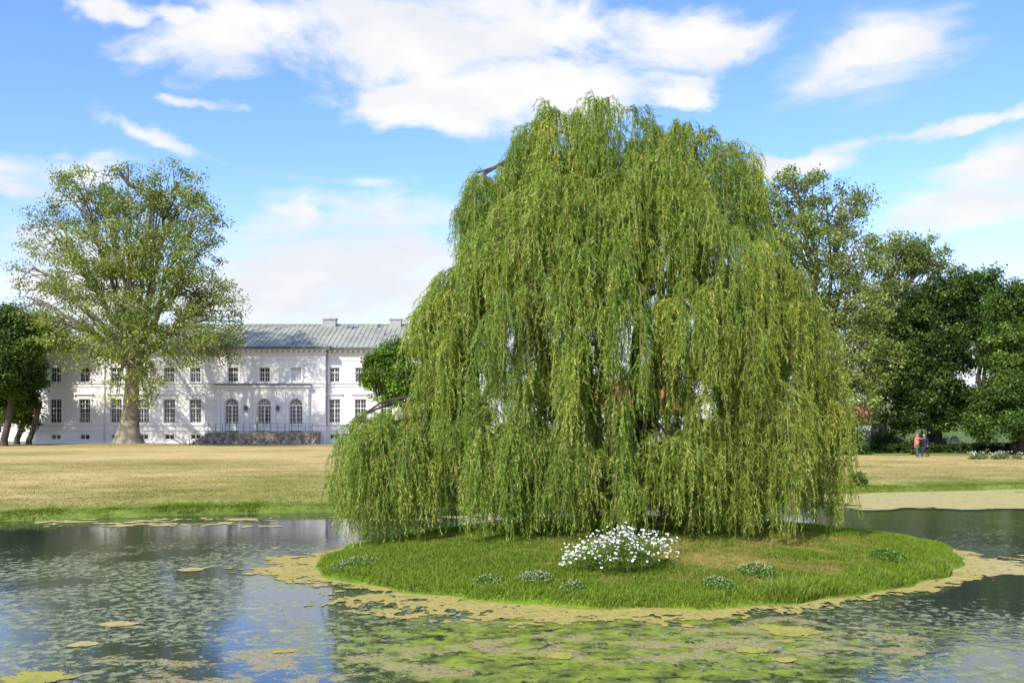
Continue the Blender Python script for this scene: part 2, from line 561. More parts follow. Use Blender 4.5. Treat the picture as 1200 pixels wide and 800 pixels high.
nth, nr = 360, 70
th = np.linspace(-PI, PI, nth, endpoint=False)
tr_ = np.concatenate([np.linspace(0.0, 0.97, nr - 8), np.linspace(0.978, 1.0, 5), [1.01, 1.03, 1.08]])
TH, TR = np.meshgrid(th, tr_)
R_ = isl_R(TH) * TR
IX = IC[0] + R_ * np.cos(TH); IY = IC[1] + R_ * np.sin(TH)
IZ = isl_z(IX, IY)
IZ[-2:] = np.array([[-0.08], [-0.6]])
V = np.stack([IX.ravel(), IY.ravel(), IZ.ravel()], 1)
fl = []
for r in range(len(tr_) - 1):
    j = np.arange(nth); k = (j + 1) % nth
    fl.append(np.stack([r * nth + j, r * nth + k, (r + 1) * nth + k, (r + 1) * nth + j], 1)[:, ::-1])
me = np_mesh('island', V, np.concatenate(fl), 4, isl_col(V[:, 0], V[:, 1], 0.75), smooth=True)
tag(link('island', me, M['lawn']), kind='structure')


# ------------------------------------------------------------------ grass blades
def blades(name, x, y, z, h, w, col, lean=0.35):
    n = len(x)
    az = rng.uniform(0, 2 * PI, n); la = rng.uniform(0, 2 * PI, n); lm = rng.random(n) * lean
    dx = np.cos(az) * w / 2; dy = np.sin(az) * w / 2
    A = np.stack([x - dx, y - dy, z], 1); B = np.stack([x + dx, y + dy, z], 1)
    mx = x + np.cos(la) * lm * h * 0.35; my = y + np.sin(la) * lm * h * 0.35; mz = z + h * 0.6
    C = np.stack([mx + dx * .7, my + dy * .7, mz], 1); D = np.stack([mx - dx * .7, my - dy * .7, mz], 1)
    T = np.stack([x + np.cos(la) * lm * h * 1.1, y + np.sin(la) * lm * h * 1.1, z + h * (1 - 0.3 * lm)], 1)
    V = np.stack([A, B, C, D, T], 1).reshape(-1, 3)
    b = np.arange(n) * 5
    F3 = np.concatenate([np.stack([b, b + 1, b + 2], 1), np.stack([b, b + 2, b + 3], 1), np.stack([b + 3, b + 2, b + 4], 1)])
    cc = np.repeat(col, 5, axis=0)
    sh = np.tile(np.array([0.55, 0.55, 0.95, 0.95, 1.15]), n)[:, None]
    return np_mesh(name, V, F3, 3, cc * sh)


n = 230000
a = rng.uniform(-PI, PI, n); tt = np.sqrt(rng.random(n))
x = IC[0] + isl_R(a) * tt * np.cos(a); y = IC[1] + isl_R(a) * tt * np.sin(a)
keep = (y < 21.5) | (rng.random(n) < 0.45)
x, y, tt = x[keep], y[keep], tt[keep]
g = isl_green(x, y)
h = (0.025 + 0.06 * g) * rng.uniform(0.6, 1.4, len(x)) + 0.05 * sstep(0.85, 1, tt) * rng.random(len(x))
c = isl_col(x, y) * rng.uniform(0.75, 1.25, (len(x), 1)) * (1 + (rng.random((len(x), 3)) - .5) * 0.12)
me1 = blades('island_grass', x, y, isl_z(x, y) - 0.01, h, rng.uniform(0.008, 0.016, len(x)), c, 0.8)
tag(link('island_grass', me1, M['grass']), 'short patchy green and straw coloured grass on the island', 'grass', kind='stuff')
# tall fringe
n = 46000
a = rng.uniform(-PI, PI, n)
fr_n = fbm(a * 7, a * 0 + 2, 77, 4)
tt = 1.0 - np.abs(rng.normal(0, 0.035, n)) + 0.004
x = IC[0] + isl_R(a) * tt * np.cos(a); y = IC[1] + isl_R(a) * tt * np.sin(a)
big = sstep(1.5, 4.5, x) * sstep(20, 17, y)
h = (0.045 + 0.07 * sstep(0.4, 0.7, fr_n) + 0.12 * big * sstep(0.3, 0.6, fr_n)) * rng.uniform(0.5, 1.3, n)
base = np.array([0.22, 0.315, 0.04])
c = base[None] * rng.uniform(0.65, 1.35, (n, 1)) * (1 + (rng.random((n, 3)) - .5) * 0.2)
straw = rng.random(n) < 0.06
c[straw] = np.array([0.34, 0.28, 0.10])
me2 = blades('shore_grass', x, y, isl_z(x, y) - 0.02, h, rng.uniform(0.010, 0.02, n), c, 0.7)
tag(link('shore_grass', me2, M['grass']), 'tall bright green grass fringing the island waterline', 'grass', kind='stuff')
# far bank fringe
n = 90000
x = rng.uniform(-32, 36, n)
d = np.abs(rng.normal(0, 0.5, n)) * np.where(rng.random(n) < .3, 2.4, 1.0)
sh = np.interp(x, SHX, SHY) + 0.5 * (fbm(x * 0.35, x * 0 + 3.3, 5, 3) - 0.5)
y = sh + d + 0.02
h = (0.03 + 0.09 * sstep(.35, .75, fbm(x * 1.3, x * 0, 91, 5))) * rng.uniform(0.5, 1.4, n) * np.exp(-d * 0.7)
c = np.array([0.19, 0.28, 0.03])[None] * rng.uniform(0.7, 1.3, (n, 1)) * (1 + (rng.random((n, 3)) - .5) * 0.2)
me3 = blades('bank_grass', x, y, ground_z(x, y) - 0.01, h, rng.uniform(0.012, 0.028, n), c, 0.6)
tag(link('bank_grass', me3, M['grass']), 'bright green grass overhanging the far bank of the pond', 'grass', kind='stuff')


n = 170000
y = 29 + 34 * rng.random(n) ** 1.3; x = rng.uniform(-1, 1, n) * (y * 0.60 + 1)
kp = (pond_d(x, y) < -0.3) & (fbm(x * 0.8, y * 0.8, 95, 4) + rng.random(n) * .3 > .55); x, y = x[kp], y[kp]
c = lawn_color(x, y) * rng.uniform(0.65, 1.3, (len(x), 1))
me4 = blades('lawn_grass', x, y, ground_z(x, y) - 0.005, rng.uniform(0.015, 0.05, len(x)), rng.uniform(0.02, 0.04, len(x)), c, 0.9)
tag(link('lawn_grass', me4, M['grass']), 'dry straw coloured grass tufts across the lawn beyond the pond', 'grass', kind='stuff')


# ------------------------------------------------------------------ floating algae
def algae_mat(name, c1, c2):
    m, t, b = new_mat(name)
    co = t.node('ShaderNodeTexCoord').outputs['Object']
    f = t.ss(t.noise(co, 14, 8, 0.8), 0.38, 0.62)
    c = t.mix(f, c1, c2)
    f2 = t.ss(t.noise(t.mapping(co, (1, 1.5, 1)), 1.6, 5, 0.7), 0.45, 0.75)
    c = t.mix(t.math('MULTIPLY', f2, 0.7), c, (0.26, 0.27, 0.06))
    spk = t.ss(t.noise(t.mapping(co, (1, 1.2, 1), loc=(3, 1, 0)), 7.0, 8, 0.75), 0.57, 0.60)
    c = t.mix(t.math('MULTIPLY', spk, 0.75), c, (0.07, 0.09, 0.03))
    t.l.new(c, b.inputs['Base Color']); b.inputs['Roughness'].default_value = 0.9; b.inputs['Specular IOR Level'].default_value = 0.15
    bn = t.node('ShaderNodeBump'); bn.inputs['Strength'].default_value = 0.8; bn.inputs['Distance'].default_value = 0.02
    t.l.new(t.noise(co, 35, 4, 0.7), bn.inputs['Height']); t.l.new(bn.outputs[0], b.inputs['Normal'])
    return m


M['algae_ochre'] = algae_mat('algae_ochre', (0.52, 0.41, 0.13), (0.36, 0.30, 0.08))
M['algae_tan'] = algae_mat('algae_tan', (0.55, 0.45, 0.20), (0.42, 0.35, 0.13))
M['algae_yellow'] = algae_mat('algae_yellow', (0.44, 0.40, 0.09), (0.33, 0.31, 0.06))


def field_mesh(name, x0, x1, y0, y1, sx, sy, fn, z=0.012, single=False):
    z = min(z, .008)
    xs = np.arange(x0, x1, sx); ys = np.arange(y0, y1, sy)
    X, Y = np.meshgrid(xs, ys)
    j = 0.35
    X = X + (rng.random(X.shape) - .5) * sx * j; Y = Y + (rng.random(X.shape) - .5) * sy * j
    K = fn(X, Y)
    inside = (K[:-1, :-1] + K[1:, :-1] + K[:-1, 1:] + K[1:, 1:]) / 4 > 0
    if single:
        lab = np.zeros(inside.shape, int); best = 0; bl = 0; cur = 0
        for a0, b0 in zip(*np.nonzero(inside)):
            if lab[a0, b0]: continue
            cur += 1; st = [(a0, b0)]; lab[a0, b0] = cur; cnt = 0
            while st:
                p, q = st.pop(); cnt += 1
                for u, w_ in ((p + 1, q), (p - 1, q), (p, q + 1), (p, q - 1)):
                    if 0 <= u < inside.shape[0] and 0 <= w_ < inside.shape[1] and inside[u, w_] and not lab[u, w_]:
                        lab[u, w_] = cur; st.append((u, w_))
            if cnt > best: best, bl = cnt, cur
        inside = lab == bl
    iy, ix = np.nonzero(inside)
    nx = len(xs)
    q = iy * nx + ix
    Fq = np.stack([q, q + 1, q + nx + 1, q + nx], 1)
    used, inv = np.unique(Fq.ravel(), return_inverse=True)
    V = np.stack([X.ravel(), Y.ravel(), np.full(X.size, z)], 1)[used]
    V[:, 2] += 0.003 * fbm(V[:, 0] * 6, V[:, 1] * 6, 3, 2)
    return np_mesh(name, V, inv.reshape(-1, 4), 4)


def ring_fn(X, Y):
    t = isl_t(X, Y)
    th = np.arctan2(Y - IC[1], X - IC[0])
    dist = (t - 1.0) * isl_R(th)
    wdt = 0.26 + 0.75 * sstep(0.35, 0.65, fbm(th * 3, th * 0, 55, 3))
    wdt = 0.10 + 0.72 * wdt * (0.45 + 0.75 * sstep(5, 0, X)) + 0.35 * np.exp(-((X + 3.6) ** 2) / 1.5)
    n = fbm(X * 2.6, Y * 3.0, 56, 6) + .7 * (fbm(X * 11, Y * 9, 58, 3) - .5); n2 = fbm(X * 0.8, Y * 1.2, 57, 4)
    return (1 - dist / wdt) * 0.5 + (n - 0.5) * 1.5 + (n2 - .5) * 0.6 + 0.05 - 5 * (dist > 1.9) - 5 * (Y > 23)


me = field_mesh('shore_algae', -7, 12, 12.5, 23, 0.022, 0.034, ring_fn, .008)
tag(link('shore_algae', me, M['algae_ochre']), 'ochre algae scum floating in a ring round the island', 'algae', kind='stuff')


def band_fn(X, Y):
    sh = np.interp(X, SHX, SHY)
    low = 32.0 - 1.2 * sstep(18, 26, X) + 1.3 * (fbm(X * 0.4, Y * 0, 61, 4) - .5) * 2
    n = fbm(X * 0.45, Y * 1.1, 62, 6)
    k = np.minimum((Y - low) * 0.35, (sh + 0.2 - Y) * 0.8 + 0.3) * 1.0
    k = np.minimum(k, 0.35) + (n - 0.5) * 1.5 + 0.1
    k = np.where(X < 11.3 + (n - .5) * 3, -1, k)
    return k


me = field_mesh('bay_algae', 10, 36, 29, 44, 0.07, 0.11, band_fn, 0.014)
tag(link('bay_algae', me, M['algae_tan']), 'tan algae scum covering the far right bay of the pond', 'algae', kind='stuff')


def right_fn(X, Y):
    n = fbm(X * 1.1, Y * 1.6, 63, 6) + .5 * (fbm(X * 6, Y * 6, 68, 3) - .5); n2 = fbm(X * 3.5, Y * 6, 64, 4)
    k = 0.22 - (((X - 10.4) / 2.6) ** 2 + ((Y - 19.0) / 1.6) ** 2) * 0.25
    k2 = 0.12 - (((X + 10.5) / 3.8) ** 2 + ((Y - 27.3) / 1.2) ** 2) * 0.2
    k3 = 0.10 - (((X + 2) / 3.5) ** 2 + ((Y - 28.8) / 1.0) ** 2) * 0.2
    return np.maximum(np.maximum(k, k2), k3) + (n - 0.5) * 1.6 + (n2 - .5) * 0.6 - 0.16 - 3 * (isl_t(X, Y) < 1)


me = field_mesh('drifting_algae', -16, 15, 16, 31, 0.05, 0.08, right_fn, 0.012)
tag(link('drifting_algae', me, M['algae_tan']), 'thin drifts of tan algae on the open water by the banks', 'algae', kind='stuff')


def wat(px, py):
    Y = EYE * F / (py - 495.0)
    return PX(px, Y), Y


MATS = [(912, 739, 42, 6, 'algae_yellow', 'large smooth yellow algae mat floating right of centre in front of the island'),
        (925, 751, 15, 3.5, 'algae_yellow', 'small yellow algae mat just below the large one at the right'),
        (884, 762, 22, 3.5, 'algae_yellow', 'thin yellow algae streak below and left of the large mat'),
        (932, 773, 24, 3.5, 'algae_ochre', 'ochre algae streak lowest below the large yellow mat'),
        (36, 794, 46, 6, 'algae_yellow', 'yellow algae mat in the bottom left corner of the pond'),
        (138, 731, 20, 2.6, 'algae_tan', 'tan algae mat among the pond weed on the left'),
        (96, 755, 18, 2.8, 'algae_tan', 'tan algae mat low on the left pond, above the corner mat'),
        (330, 763, 18, 2.6, 'algae_ochre', 'brownish algae mat on the blue water left of centre'),
        (660, 769, 18, 4, 'algae_yellow', 'small bright algae mat at the bottom below the daisy bush'),
        (225, 667, 16, 2.0, 'algae_tan', 'small tan mat in the palace reflection on the left'),
        (324, 643, 10, 2.0, 'algae_tan', 'pale algae mat on the water left of the island')]
for k, (px, py, rx, ry, mt, lab) in enumerate(MATS):
    cx, cy = wat(px, py)
    RX = rx / F * cy
    RY = (EYE * F / (py - 495 - ry) - EYE * F / (py - 495 + ry)) / 2
    o_x, o_y = cx, cy

    def fn(X, Y, k=k):
        return 1 - (((X - o_x) / RX) ** 2 + ((Y - o_y) / RY) ** 2) + (fbm(X * 2.0, Y * 2.0, 100 + k, 5) - .5) * 3.0 + (fbm(X * 9, Y * 9, 130 + k, 3) - .5) * 2.0
    mm = field_mesh('algae_mat', o_x - RX * 1.7, o_x + RX * 1.7, o_y - RY * 1.7, o_y + RY * 1.7, 0.018, 0.026, fn, 0.014, True)
    ob = link('algae_mat', mm, M[mt])
    mm.transform(Matrix.Translation((-o_x, -o_y, 0))); ob.location = (o_x, o_y, 0)
    tag(ob, lab, 'algae mat', 'separate algae mats floating on the pond')


# ================================================================== LEAF / TREE BUILDERS
def unit(v): return v / np.maximum(np.linalg.norm(v, axis=-1, keepdims=True), 1e-9)


def leaf_mesh(name, P, D, Wv, L, W, col):
    n = len(P); L = L[:, None]; W = W[:, None]
    Wd = unit(np.cross(D, Wv))
    m = P + D * L * 0.45
    V = np.stack([P, m + Wd * W / 2, P + D * L, m - Wd * W / 2], 1).reshape(-1, 3)
    return np_mesh(name, V, np.arange(n * 4).reshape(-1, 4), 4, np.repeat(col, 4, axis=0))


def bez(p0, p1, p2, n):
    t = np.linspace(0, 1, n)[:, None]
    return (1 - t) ** 2 * p0 + 2 * t * (1 - t) * p1 + t ** 2 * p2


def make_tree(name, label, base, lobes, trunk_r, fork, bark, cols, leaf=0.3, nleaf=40000, density=1.0, group=None,
              flare=1.6, spread=0.55, lean=(0, 0), seed=1, cat='tree', twig=True, trunk_top=None, upb=0.5, clus_sz=0.9, lumpy=False):
    R = np.random.default_rng(seed)
    base = np.array(base, float)
    root = empty(name, label, cat, tuple(base), 0, group)
    lobes = [(np.array(l[:3], float), np.array(l[3:6], float), (l[6] if len(l) > 6 else 1.0)) for l in lobes]
    mb = MB()
    forkp = base + np.array([lean[0], lean[1], fork])
    tp = [base + np.array([0, 0, -0.3]), base + np.array([0, 0, 0.02]), base + np.array([0, 0, fork * 0.12]), base + (forkp - base) * 0.35, base + (forkp - base) * 0.7, forkp, forkp + np.array([lean[0] * .1, 0, trunk_r])]
    trr = [trunk_r * flare * 1.15, trunk_r * flare, trunk_r * (1 + (flare - 1) * 0.38), trunk_r * 1.0, trunk_r * 0.95, trunk_r * 0.85, trunk_r * 0.5]
    mb.tube(tp, trr, 14, wob=0.06)
    P = []; C = []; O = []
    vol = np.array([(l[1][0] * l[1][2]) * l[2] for l in lobes]); vol = vol / vol.sum()
    cA, cB, cC = [np.array(c) for c in cols]
    for (c, r, wt), fr in zip(lobes, vol):
        st = base + (forkp - base) * R.uniform(0.72, 1.0)
        ctrl = st + (c - st) * 0.45 + np.array([0, 0, np.linalg.norm(c - st) * 0.18])
        pts = bez(st, ctrl, c + np.array([0, 0, r[2] * 0.3]), 9)
        pts[1:-1] += R.normal(0, 0.012, (7, 3)) * np.linalg.norm(c - st)
        lr = trunk_r * (0.28 + 0.35 * R.random())
        rr = np.linspace(lr, max(0.05, lr * 0.15), 9)
        if fork > 0: mb.tube(pts, rr, 7)
        nl = int(nleaf * fr * density)
        nc = max(6, int(nl / 70))
        d = unit(R.normal(0, 1, (nc, 3)))
        rad = 0.35 + 0.65 * R.random(nc) ** 0.45
        lb = np.ones(nc)
        if lumpy:
            ns = 9
            sd_ = unit(R.normal(0, 1, (ns, 3))); sd_[:, 1] = np.where(R.random(ns) < .6, -np.abs(sd_[:, 1]), sd_[:, 1])
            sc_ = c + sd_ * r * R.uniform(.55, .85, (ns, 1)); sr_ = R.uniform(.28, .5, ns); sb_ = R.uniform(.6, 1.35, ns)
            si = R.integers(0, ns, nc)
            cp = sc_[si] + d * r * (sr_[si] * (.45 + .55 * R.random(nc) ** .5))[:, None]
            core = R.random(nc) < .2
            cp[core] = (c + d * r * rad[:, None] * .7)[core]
            lb = np.where(core, .6, sb_[si])  # core clusters darkened: shade inside the crown put into leaf colour
        else:
            cp = c + d * r * rad[:, None]
        if twig:
            for k in range(min(nc, 26)):
                s = pts[R.integers(4, 9)]
                e = cp[k]
                mid = (s + e) / 2 + np.array([0, 0, 0.12 * np.linalg.norm(e - s)]) + R.normal(0, .2, 3)
                q = bez(s, mid, e, 5)
                mb.tube(q, np.linspace(max(0.05, lr * 0.25), 0.025, 5), 4, cap=False)
        per = R.integers(40, 100, nc)
        idx = np.repeat(np.arange(nc), per)
        sz = clus_sz * R.uniform(0.6, 1.35, nc)[idx][:, None]
        off = np.clip(R.normal(0, 1, (len(idx), 3)), -1.7, 1.7) * sz * np.array([1, 1, 0.6]) * 0.6
        p = cp[idx] + off
        P.append(p)
        cb = R.random(nc)[idx]
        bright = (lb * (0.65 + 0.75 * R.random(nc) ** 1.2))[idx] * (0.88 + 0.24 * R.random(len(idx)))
        cc = np.where((cb < 0.5)[:, None], cA + (cB - cA) * (cb * 2)[:, None], cB + (cC - cB) * ((cb - .5) * 2)[:, None])
        C.append(cc * bright[:, None] * 1.35)
        O.append(unit(off / sz) * 0.5 + d[idx] * 0.5)
    P = np.concatenate(P); C = np.concatenate(C); O = np.concatenate(O)
    P[:, 2] = np.maximum(P[:, 2], ground_z(P[:, 0], P[:, 1]) + 0.1)
    n = len(P)
    N = unit(R.normal(0, 1, (n, 3)) * 0.75 + O * 0.8 + np.array([0, 0, upb]))
    D = unit(np.cross(N, R.normal(0, 1, (n, 3))))
    L = leaf * R.uniform(0.7, 1.3, n)
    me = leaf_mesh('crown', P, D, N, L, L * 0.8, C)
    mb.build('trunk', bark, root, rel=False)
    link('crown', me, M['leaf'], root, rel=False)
    return root


def LB(Y, px, py, rx, ry, dy=0.0, dr=0.9, w=1.0):
    """ellipsoid lobe of a crown given by its bearing and size at depth Y"""
    Yc = Y + dy; s = Yc / F
    return (PX(px, Yc), Yc, PZ(py, Yc), rx * s, max(rx, ry) * s * dr, ry * s, w)


# plane tree in front of the palace
Y0 = PLANE_Y
L_plane = [LB(Y0, 93, 232, 34, 38, 1, .9, .9), LB(Y0, 55, 278, 36, 42, 2, .9, .55), LB(Y0, 150, 228, 36, 36, -2), LB(Y0, 207, 226, 36, 36, 1),
           LB(Y0, 232, 262, 28, 34, 0), LB(Y0, 236, 300, 26, 26, 3, .8, .5), LB(Y0, 252, 365, 32, 42, -2), LB(Y0, 190, 300, 46, 44, -4), LB(Y0, 118, 295, 44, 44, -3, .9, .8),
           LB(Y0, 40, 322, 26, 26, 0, .9, .4), LB(Y0, 78, 385, 34, 26, -3, .9, .8), LB(Y0, 150, 392, 46, 32, -6, .7, .9), LB(Y0, 215, 395, 40, 34, -5, .8, 1.0),
           LB(Y0, 258, 405, 28, 22, 2, .8, .9), LB(Y0, 110, 420, 38, 16, -4, .8, .6), LB(Y0, 182, 440, 26, 20, -6, .7, .5), LB(Y0, 135, 455, 16, 18, -5, .7, .4), LB(Y0, 125, 245, 30, 30, 4, .8, .7), LB(Y0, 180, 255, 30, 30, 5, .8, .7), LB(Y0, 150, 345, 40, 36, 3, .8, .8), LB(Y0, 150, 360, 44, 28, -6, .6, .9), LB(Y0, 168, 462, 16, 16, -5, .7, .35), LB(Y0, 60, 400, 30, 20, -1, .8, .5), LB(Y0, 150, 425, 34, 18, -6, .6, .6), LB(Y0, 95, 330, 40, 34, -3, .8, .8), LB(Y0, 220, 340, 36, 34, -4, .8, .9), LB(Y0, 150, 290, 40, 40, -5, .7, .7), LB(Y0, 70, 350, 34, 26, 2, .8, .6), LB(Y0, 30, 355, 18, 26, 0, .8, .35)]
make_tree('plane_tree', 'tall broad plane tree with pale flared trunk in front of the white palace', (PLANE_X, Y0, float(ground_z(PLANE_X, Y0))),
          L_plane, 0.74, 10.2, M['plane_bark'], [(0.12, 0.17, 0.03), (0.17, 0.215, 0.042), (0.23, 0.245, 0.06)], leaf=0.215, nleaf=66000, flare=2.2, lean=(0.6, 0), seed=3, clus_sz=1.0)

# bright chestnut beside the right wing
Yc = 92.0
L_ch = [LB(Yc, 468, 412, 24, 22, 0), LB(Yc, 446, 430, 24, 22, -1), LB(Yc, 440, 450, 18, 14, -1), LB(Yc, 480, 440, 30, 28, -1), LB(Yc, 455, 456, 22, 16, -1), LB(Yc, 505, 415, 30, 28, 1), LB(Yc, 515, 450, 28, 26, 0)]
make_tree('chestnut_tree', 'round bright green tree in front of the right wing of the palace', (PX(478, Yc), Yc, 0.4), L_ch, 0.35, 3.2, M['bark'],
          [(0.06, 0.115, 0.012), (0.10, 0.175, 0.018), (0.15, 0.23, 0.028)], leaf=0.22, nleaf=42000, seed=5, clus_sz=0.55, lumpy=True)

# dark trees at the left edge
DK = [(0.022, 0.048, 0.009), (0.042, 0.08, 0.013), (0.08, 0.125, 0.022)]
Yl = 100.0
make_tree('broadleaf_tree', 'dark green tree cut by the left edge of the picture beside the palace', (PX(5, Yl), Yl, 0.4),
          [LB(Yl, 8, 378, 34, 28), LB(Yl, -25, 395, 34, 34), LB(Yl, 22, 410, 26, 30, -2), LB(Yl, -5, 430, 30, 28, -3), LB(Yl, 25, 450, 20, 22, 0), LB(Yl, -40, 440, 30, 34)], 0.33, 6.0, M['bark'], DK, leaf=0.24, nleaf=60000, seed=8, lean=(1, 0), lumpy=True, flare=1.3)
Yl = 108.0
make_tree('broadleaf_tree', 'yellowish green tree squeezed between the dark tree and the palace corner', (PX(20, Yl), Yl, 0.4),
          [LB(Yl, 52, 385, 22, 22), LB(Yl, 30, 400, 22, 26), LB(Yl, 40, 432, 15, 24), LB(Yl, 28, 470, 12, 16), LB(Yl, 14, 482, 18, 16), LB(Yl, 36, 488, 8, 14)], 0.28, 5.0, M['bark'], [(0.08, 0.13, 0.02), (0.11, 0.17, 0.03), (0.15, 0.2, 0.04)], leaf=0.26, nleaf=24000, seed=9, lean=(1.5, 0), lumpy=True, flare=1.3)
make_tree('broadleaf_tree', 'dark tree whose slanting trunk stands nearest the left palace corner', (PX(34, 104), 104, 0.4),
          [LB(104, 30, 430, 16, 24), LB(104, 12, 460, 20, 18), LB(104, 36, 462, 7, 18)], 0.28, 4.5, M['bark'], DK, leaf=0.26, nleaf=14000, seed=12, lean=(1.2, 0), lumpy=True, flare=1.3)

# tall pale planes behind the willow on the right
PL = [(0.11, 0.15, 0.03), (0.15, 0.195, 0.045), (0.21, 0.24, 0.07)]
Yr = 78.0
make_tree('plane_tree', 'tall thin-leaved plane tree rising behind the right side of the willow', (PX(950, Yr), Yr, 0.4),
          [LB(Yr, 935, 225, 34, 32, 0, .9, .8), LB(Yr, 985, 245, 38, 30, 1, .9, .7), LB(Yr, 900, 260, 30, 40, 2, .9, .8), LB(Yr, 945, 290, 46, 40, -2, .9, .9), LB(Yr, 1000, 300, 42, 36, 0, .9, .8),
           LB(Yr, 1000, 360, 46, 36, -2, .9, .9), LB(Yr, 950, 370, 40, 40, 0), LB(Yr, 1010, 420, 46, 40, -3), LB(Yr, 1000, 470, 40, 28, -3), LB(Yr, 900, 330, 40, 40, 2), LB(Yr, 890, 420, 40, 50, 2)],
          0.7, 8.0, M['plane_bark'], PL, leaf=0.20, nleaf=58000, seed=14, clus_sz=0.75, lean=(1, 0))
make_tree('plane_tree', 'airy plane tree showing its grey limbs above the dark trees', (PX(1030, 86), 86, 0.4),
          [LB(86, 1050, 300, 36, 26, 0, .9, .7), LB(86, 1085, 300, 28, 22, 0, .9, .6), LB(86, 1105, 318, 18, 14, 0, .9, .4), LB(86, 1050, 350, 36, 26, 0, .9, .8), LB(86, 1030, 390, 30, 30), LB(86, 1035, 440, 24, 36)],
          0.6, 9.0, M['plane_bark'], PL, leaf=0.20, nleaf=30000, seed=15, clus_sz=0.8)
# dark trees on the right
Yd = 82.0
make_tree('broadleaf_tree', 'big very dark green tree with drooping boughs behind the two walkers', (PX(1095, Yd), Yd, 0.4),
          [LB(Yd, 1090, 350, 30, 34), LB(Yd, 1070, 385, 28, 34, -1), LB(Yd, 1120, 345, 30, 30, 1), LB(Yd, 1065, 430, 28, 36, -2), LB(Yd, 1105, 410, 34, 40, -2), LB(Yd, 1130, 385, 20, 34, 1), LB(Yd, 1090, 465, 40, 30, -3), LB(Yd, 1120, 470, 20, 28, -1), LB(Yd, 1060, 490, 28, 20, -3), LB(Yd, 1110, 490, 22, 16, -3)],
          0.6, 4.0, M['bark'], [(0.018, 0.040, 0.008), (0.038, 0.070, 0.012), (0.10, 0.15, 0.022)], leaf=0.19, nleaf=110000, seed=17, clus_sz=0.6, lumpy=True)
Yd = 76.0
make_tree('broadleaf_tree', 'dense green tree at the right edge of the picture, lighter towards its top', (PX(1195, Yd), Yd, 0.4),
          [LB(Yd, 1190, 368, 34, 36), LB(Yd, 1215, 385, 34, 44), LB(Yd, 1175, 410, 26, 34, -1), LB(Yd, 1200, 440, 40, 36, -2), LB(Yd, 1165, 465, 32, 32, -2), LB(Yd, 1200, 490, 44, 26, -3), LB(Yd, 1150, 495, 20, 20, -2), LB(Yd, 1250, 430, 40, 60, 1)],
          0.6, 4.0, M['bark'], [(0.035, 0.075, 0.012), (0.065, 0.12, 0.018), (0.12, 0.18, 0.028)], leaf=0.19, nleaf=100000, seed=18, clus_sz=0.6, lumpy=True)
make_tree('broadleaf_tree', 'smaller green tree filling the gap between the two dark trees', (PX(1150, 98), 98, 0.4),
          [LB(98, 1160, 335, 16, 18, 0, .9, .7), LB(98, 1140, 330, 20, 14, 0, .9, .6), LB(98, 1150, 375, 24, 24), LB(98, 1158, 410, 10, 20), LB(98, 1145, 480, 26, 26)],
          0.4, 6.0, M['bark'], [(0.04, 0.09, 0.015), (0.06, 0.12, 0.02), (0.09, 0.15, 0.025)], leaf=0.26, nleaf=22000, seed=19, lumpy=True)
# trees far behind, seen through the willow
for k, (px, py, rx, ry, lab) in enumerate([(640, 470, 34, 40, 'dim green tree behind the palace end, seen through the willow'),
                                           (850, 450, 50, 60, 'green tree behind the red-roofed house, seen through the willow')]):
    Yb = 128.0
    make_tree('broadleaf_tree', lab, (PX(px, Yb), Yb, 0.5), [LB(Yb, px - rx * .4, py, rx * .7, ry * .8), LB(Yb, px + rx * .4, py - 5, rx * .7, ry * .8), LB(Yb, px, py - ry * .4, rx * .7, ry * .6)],
              0.4, 4, M['bark'], DK, leaf=0.45, nleaf=7000, seed=30 + k)


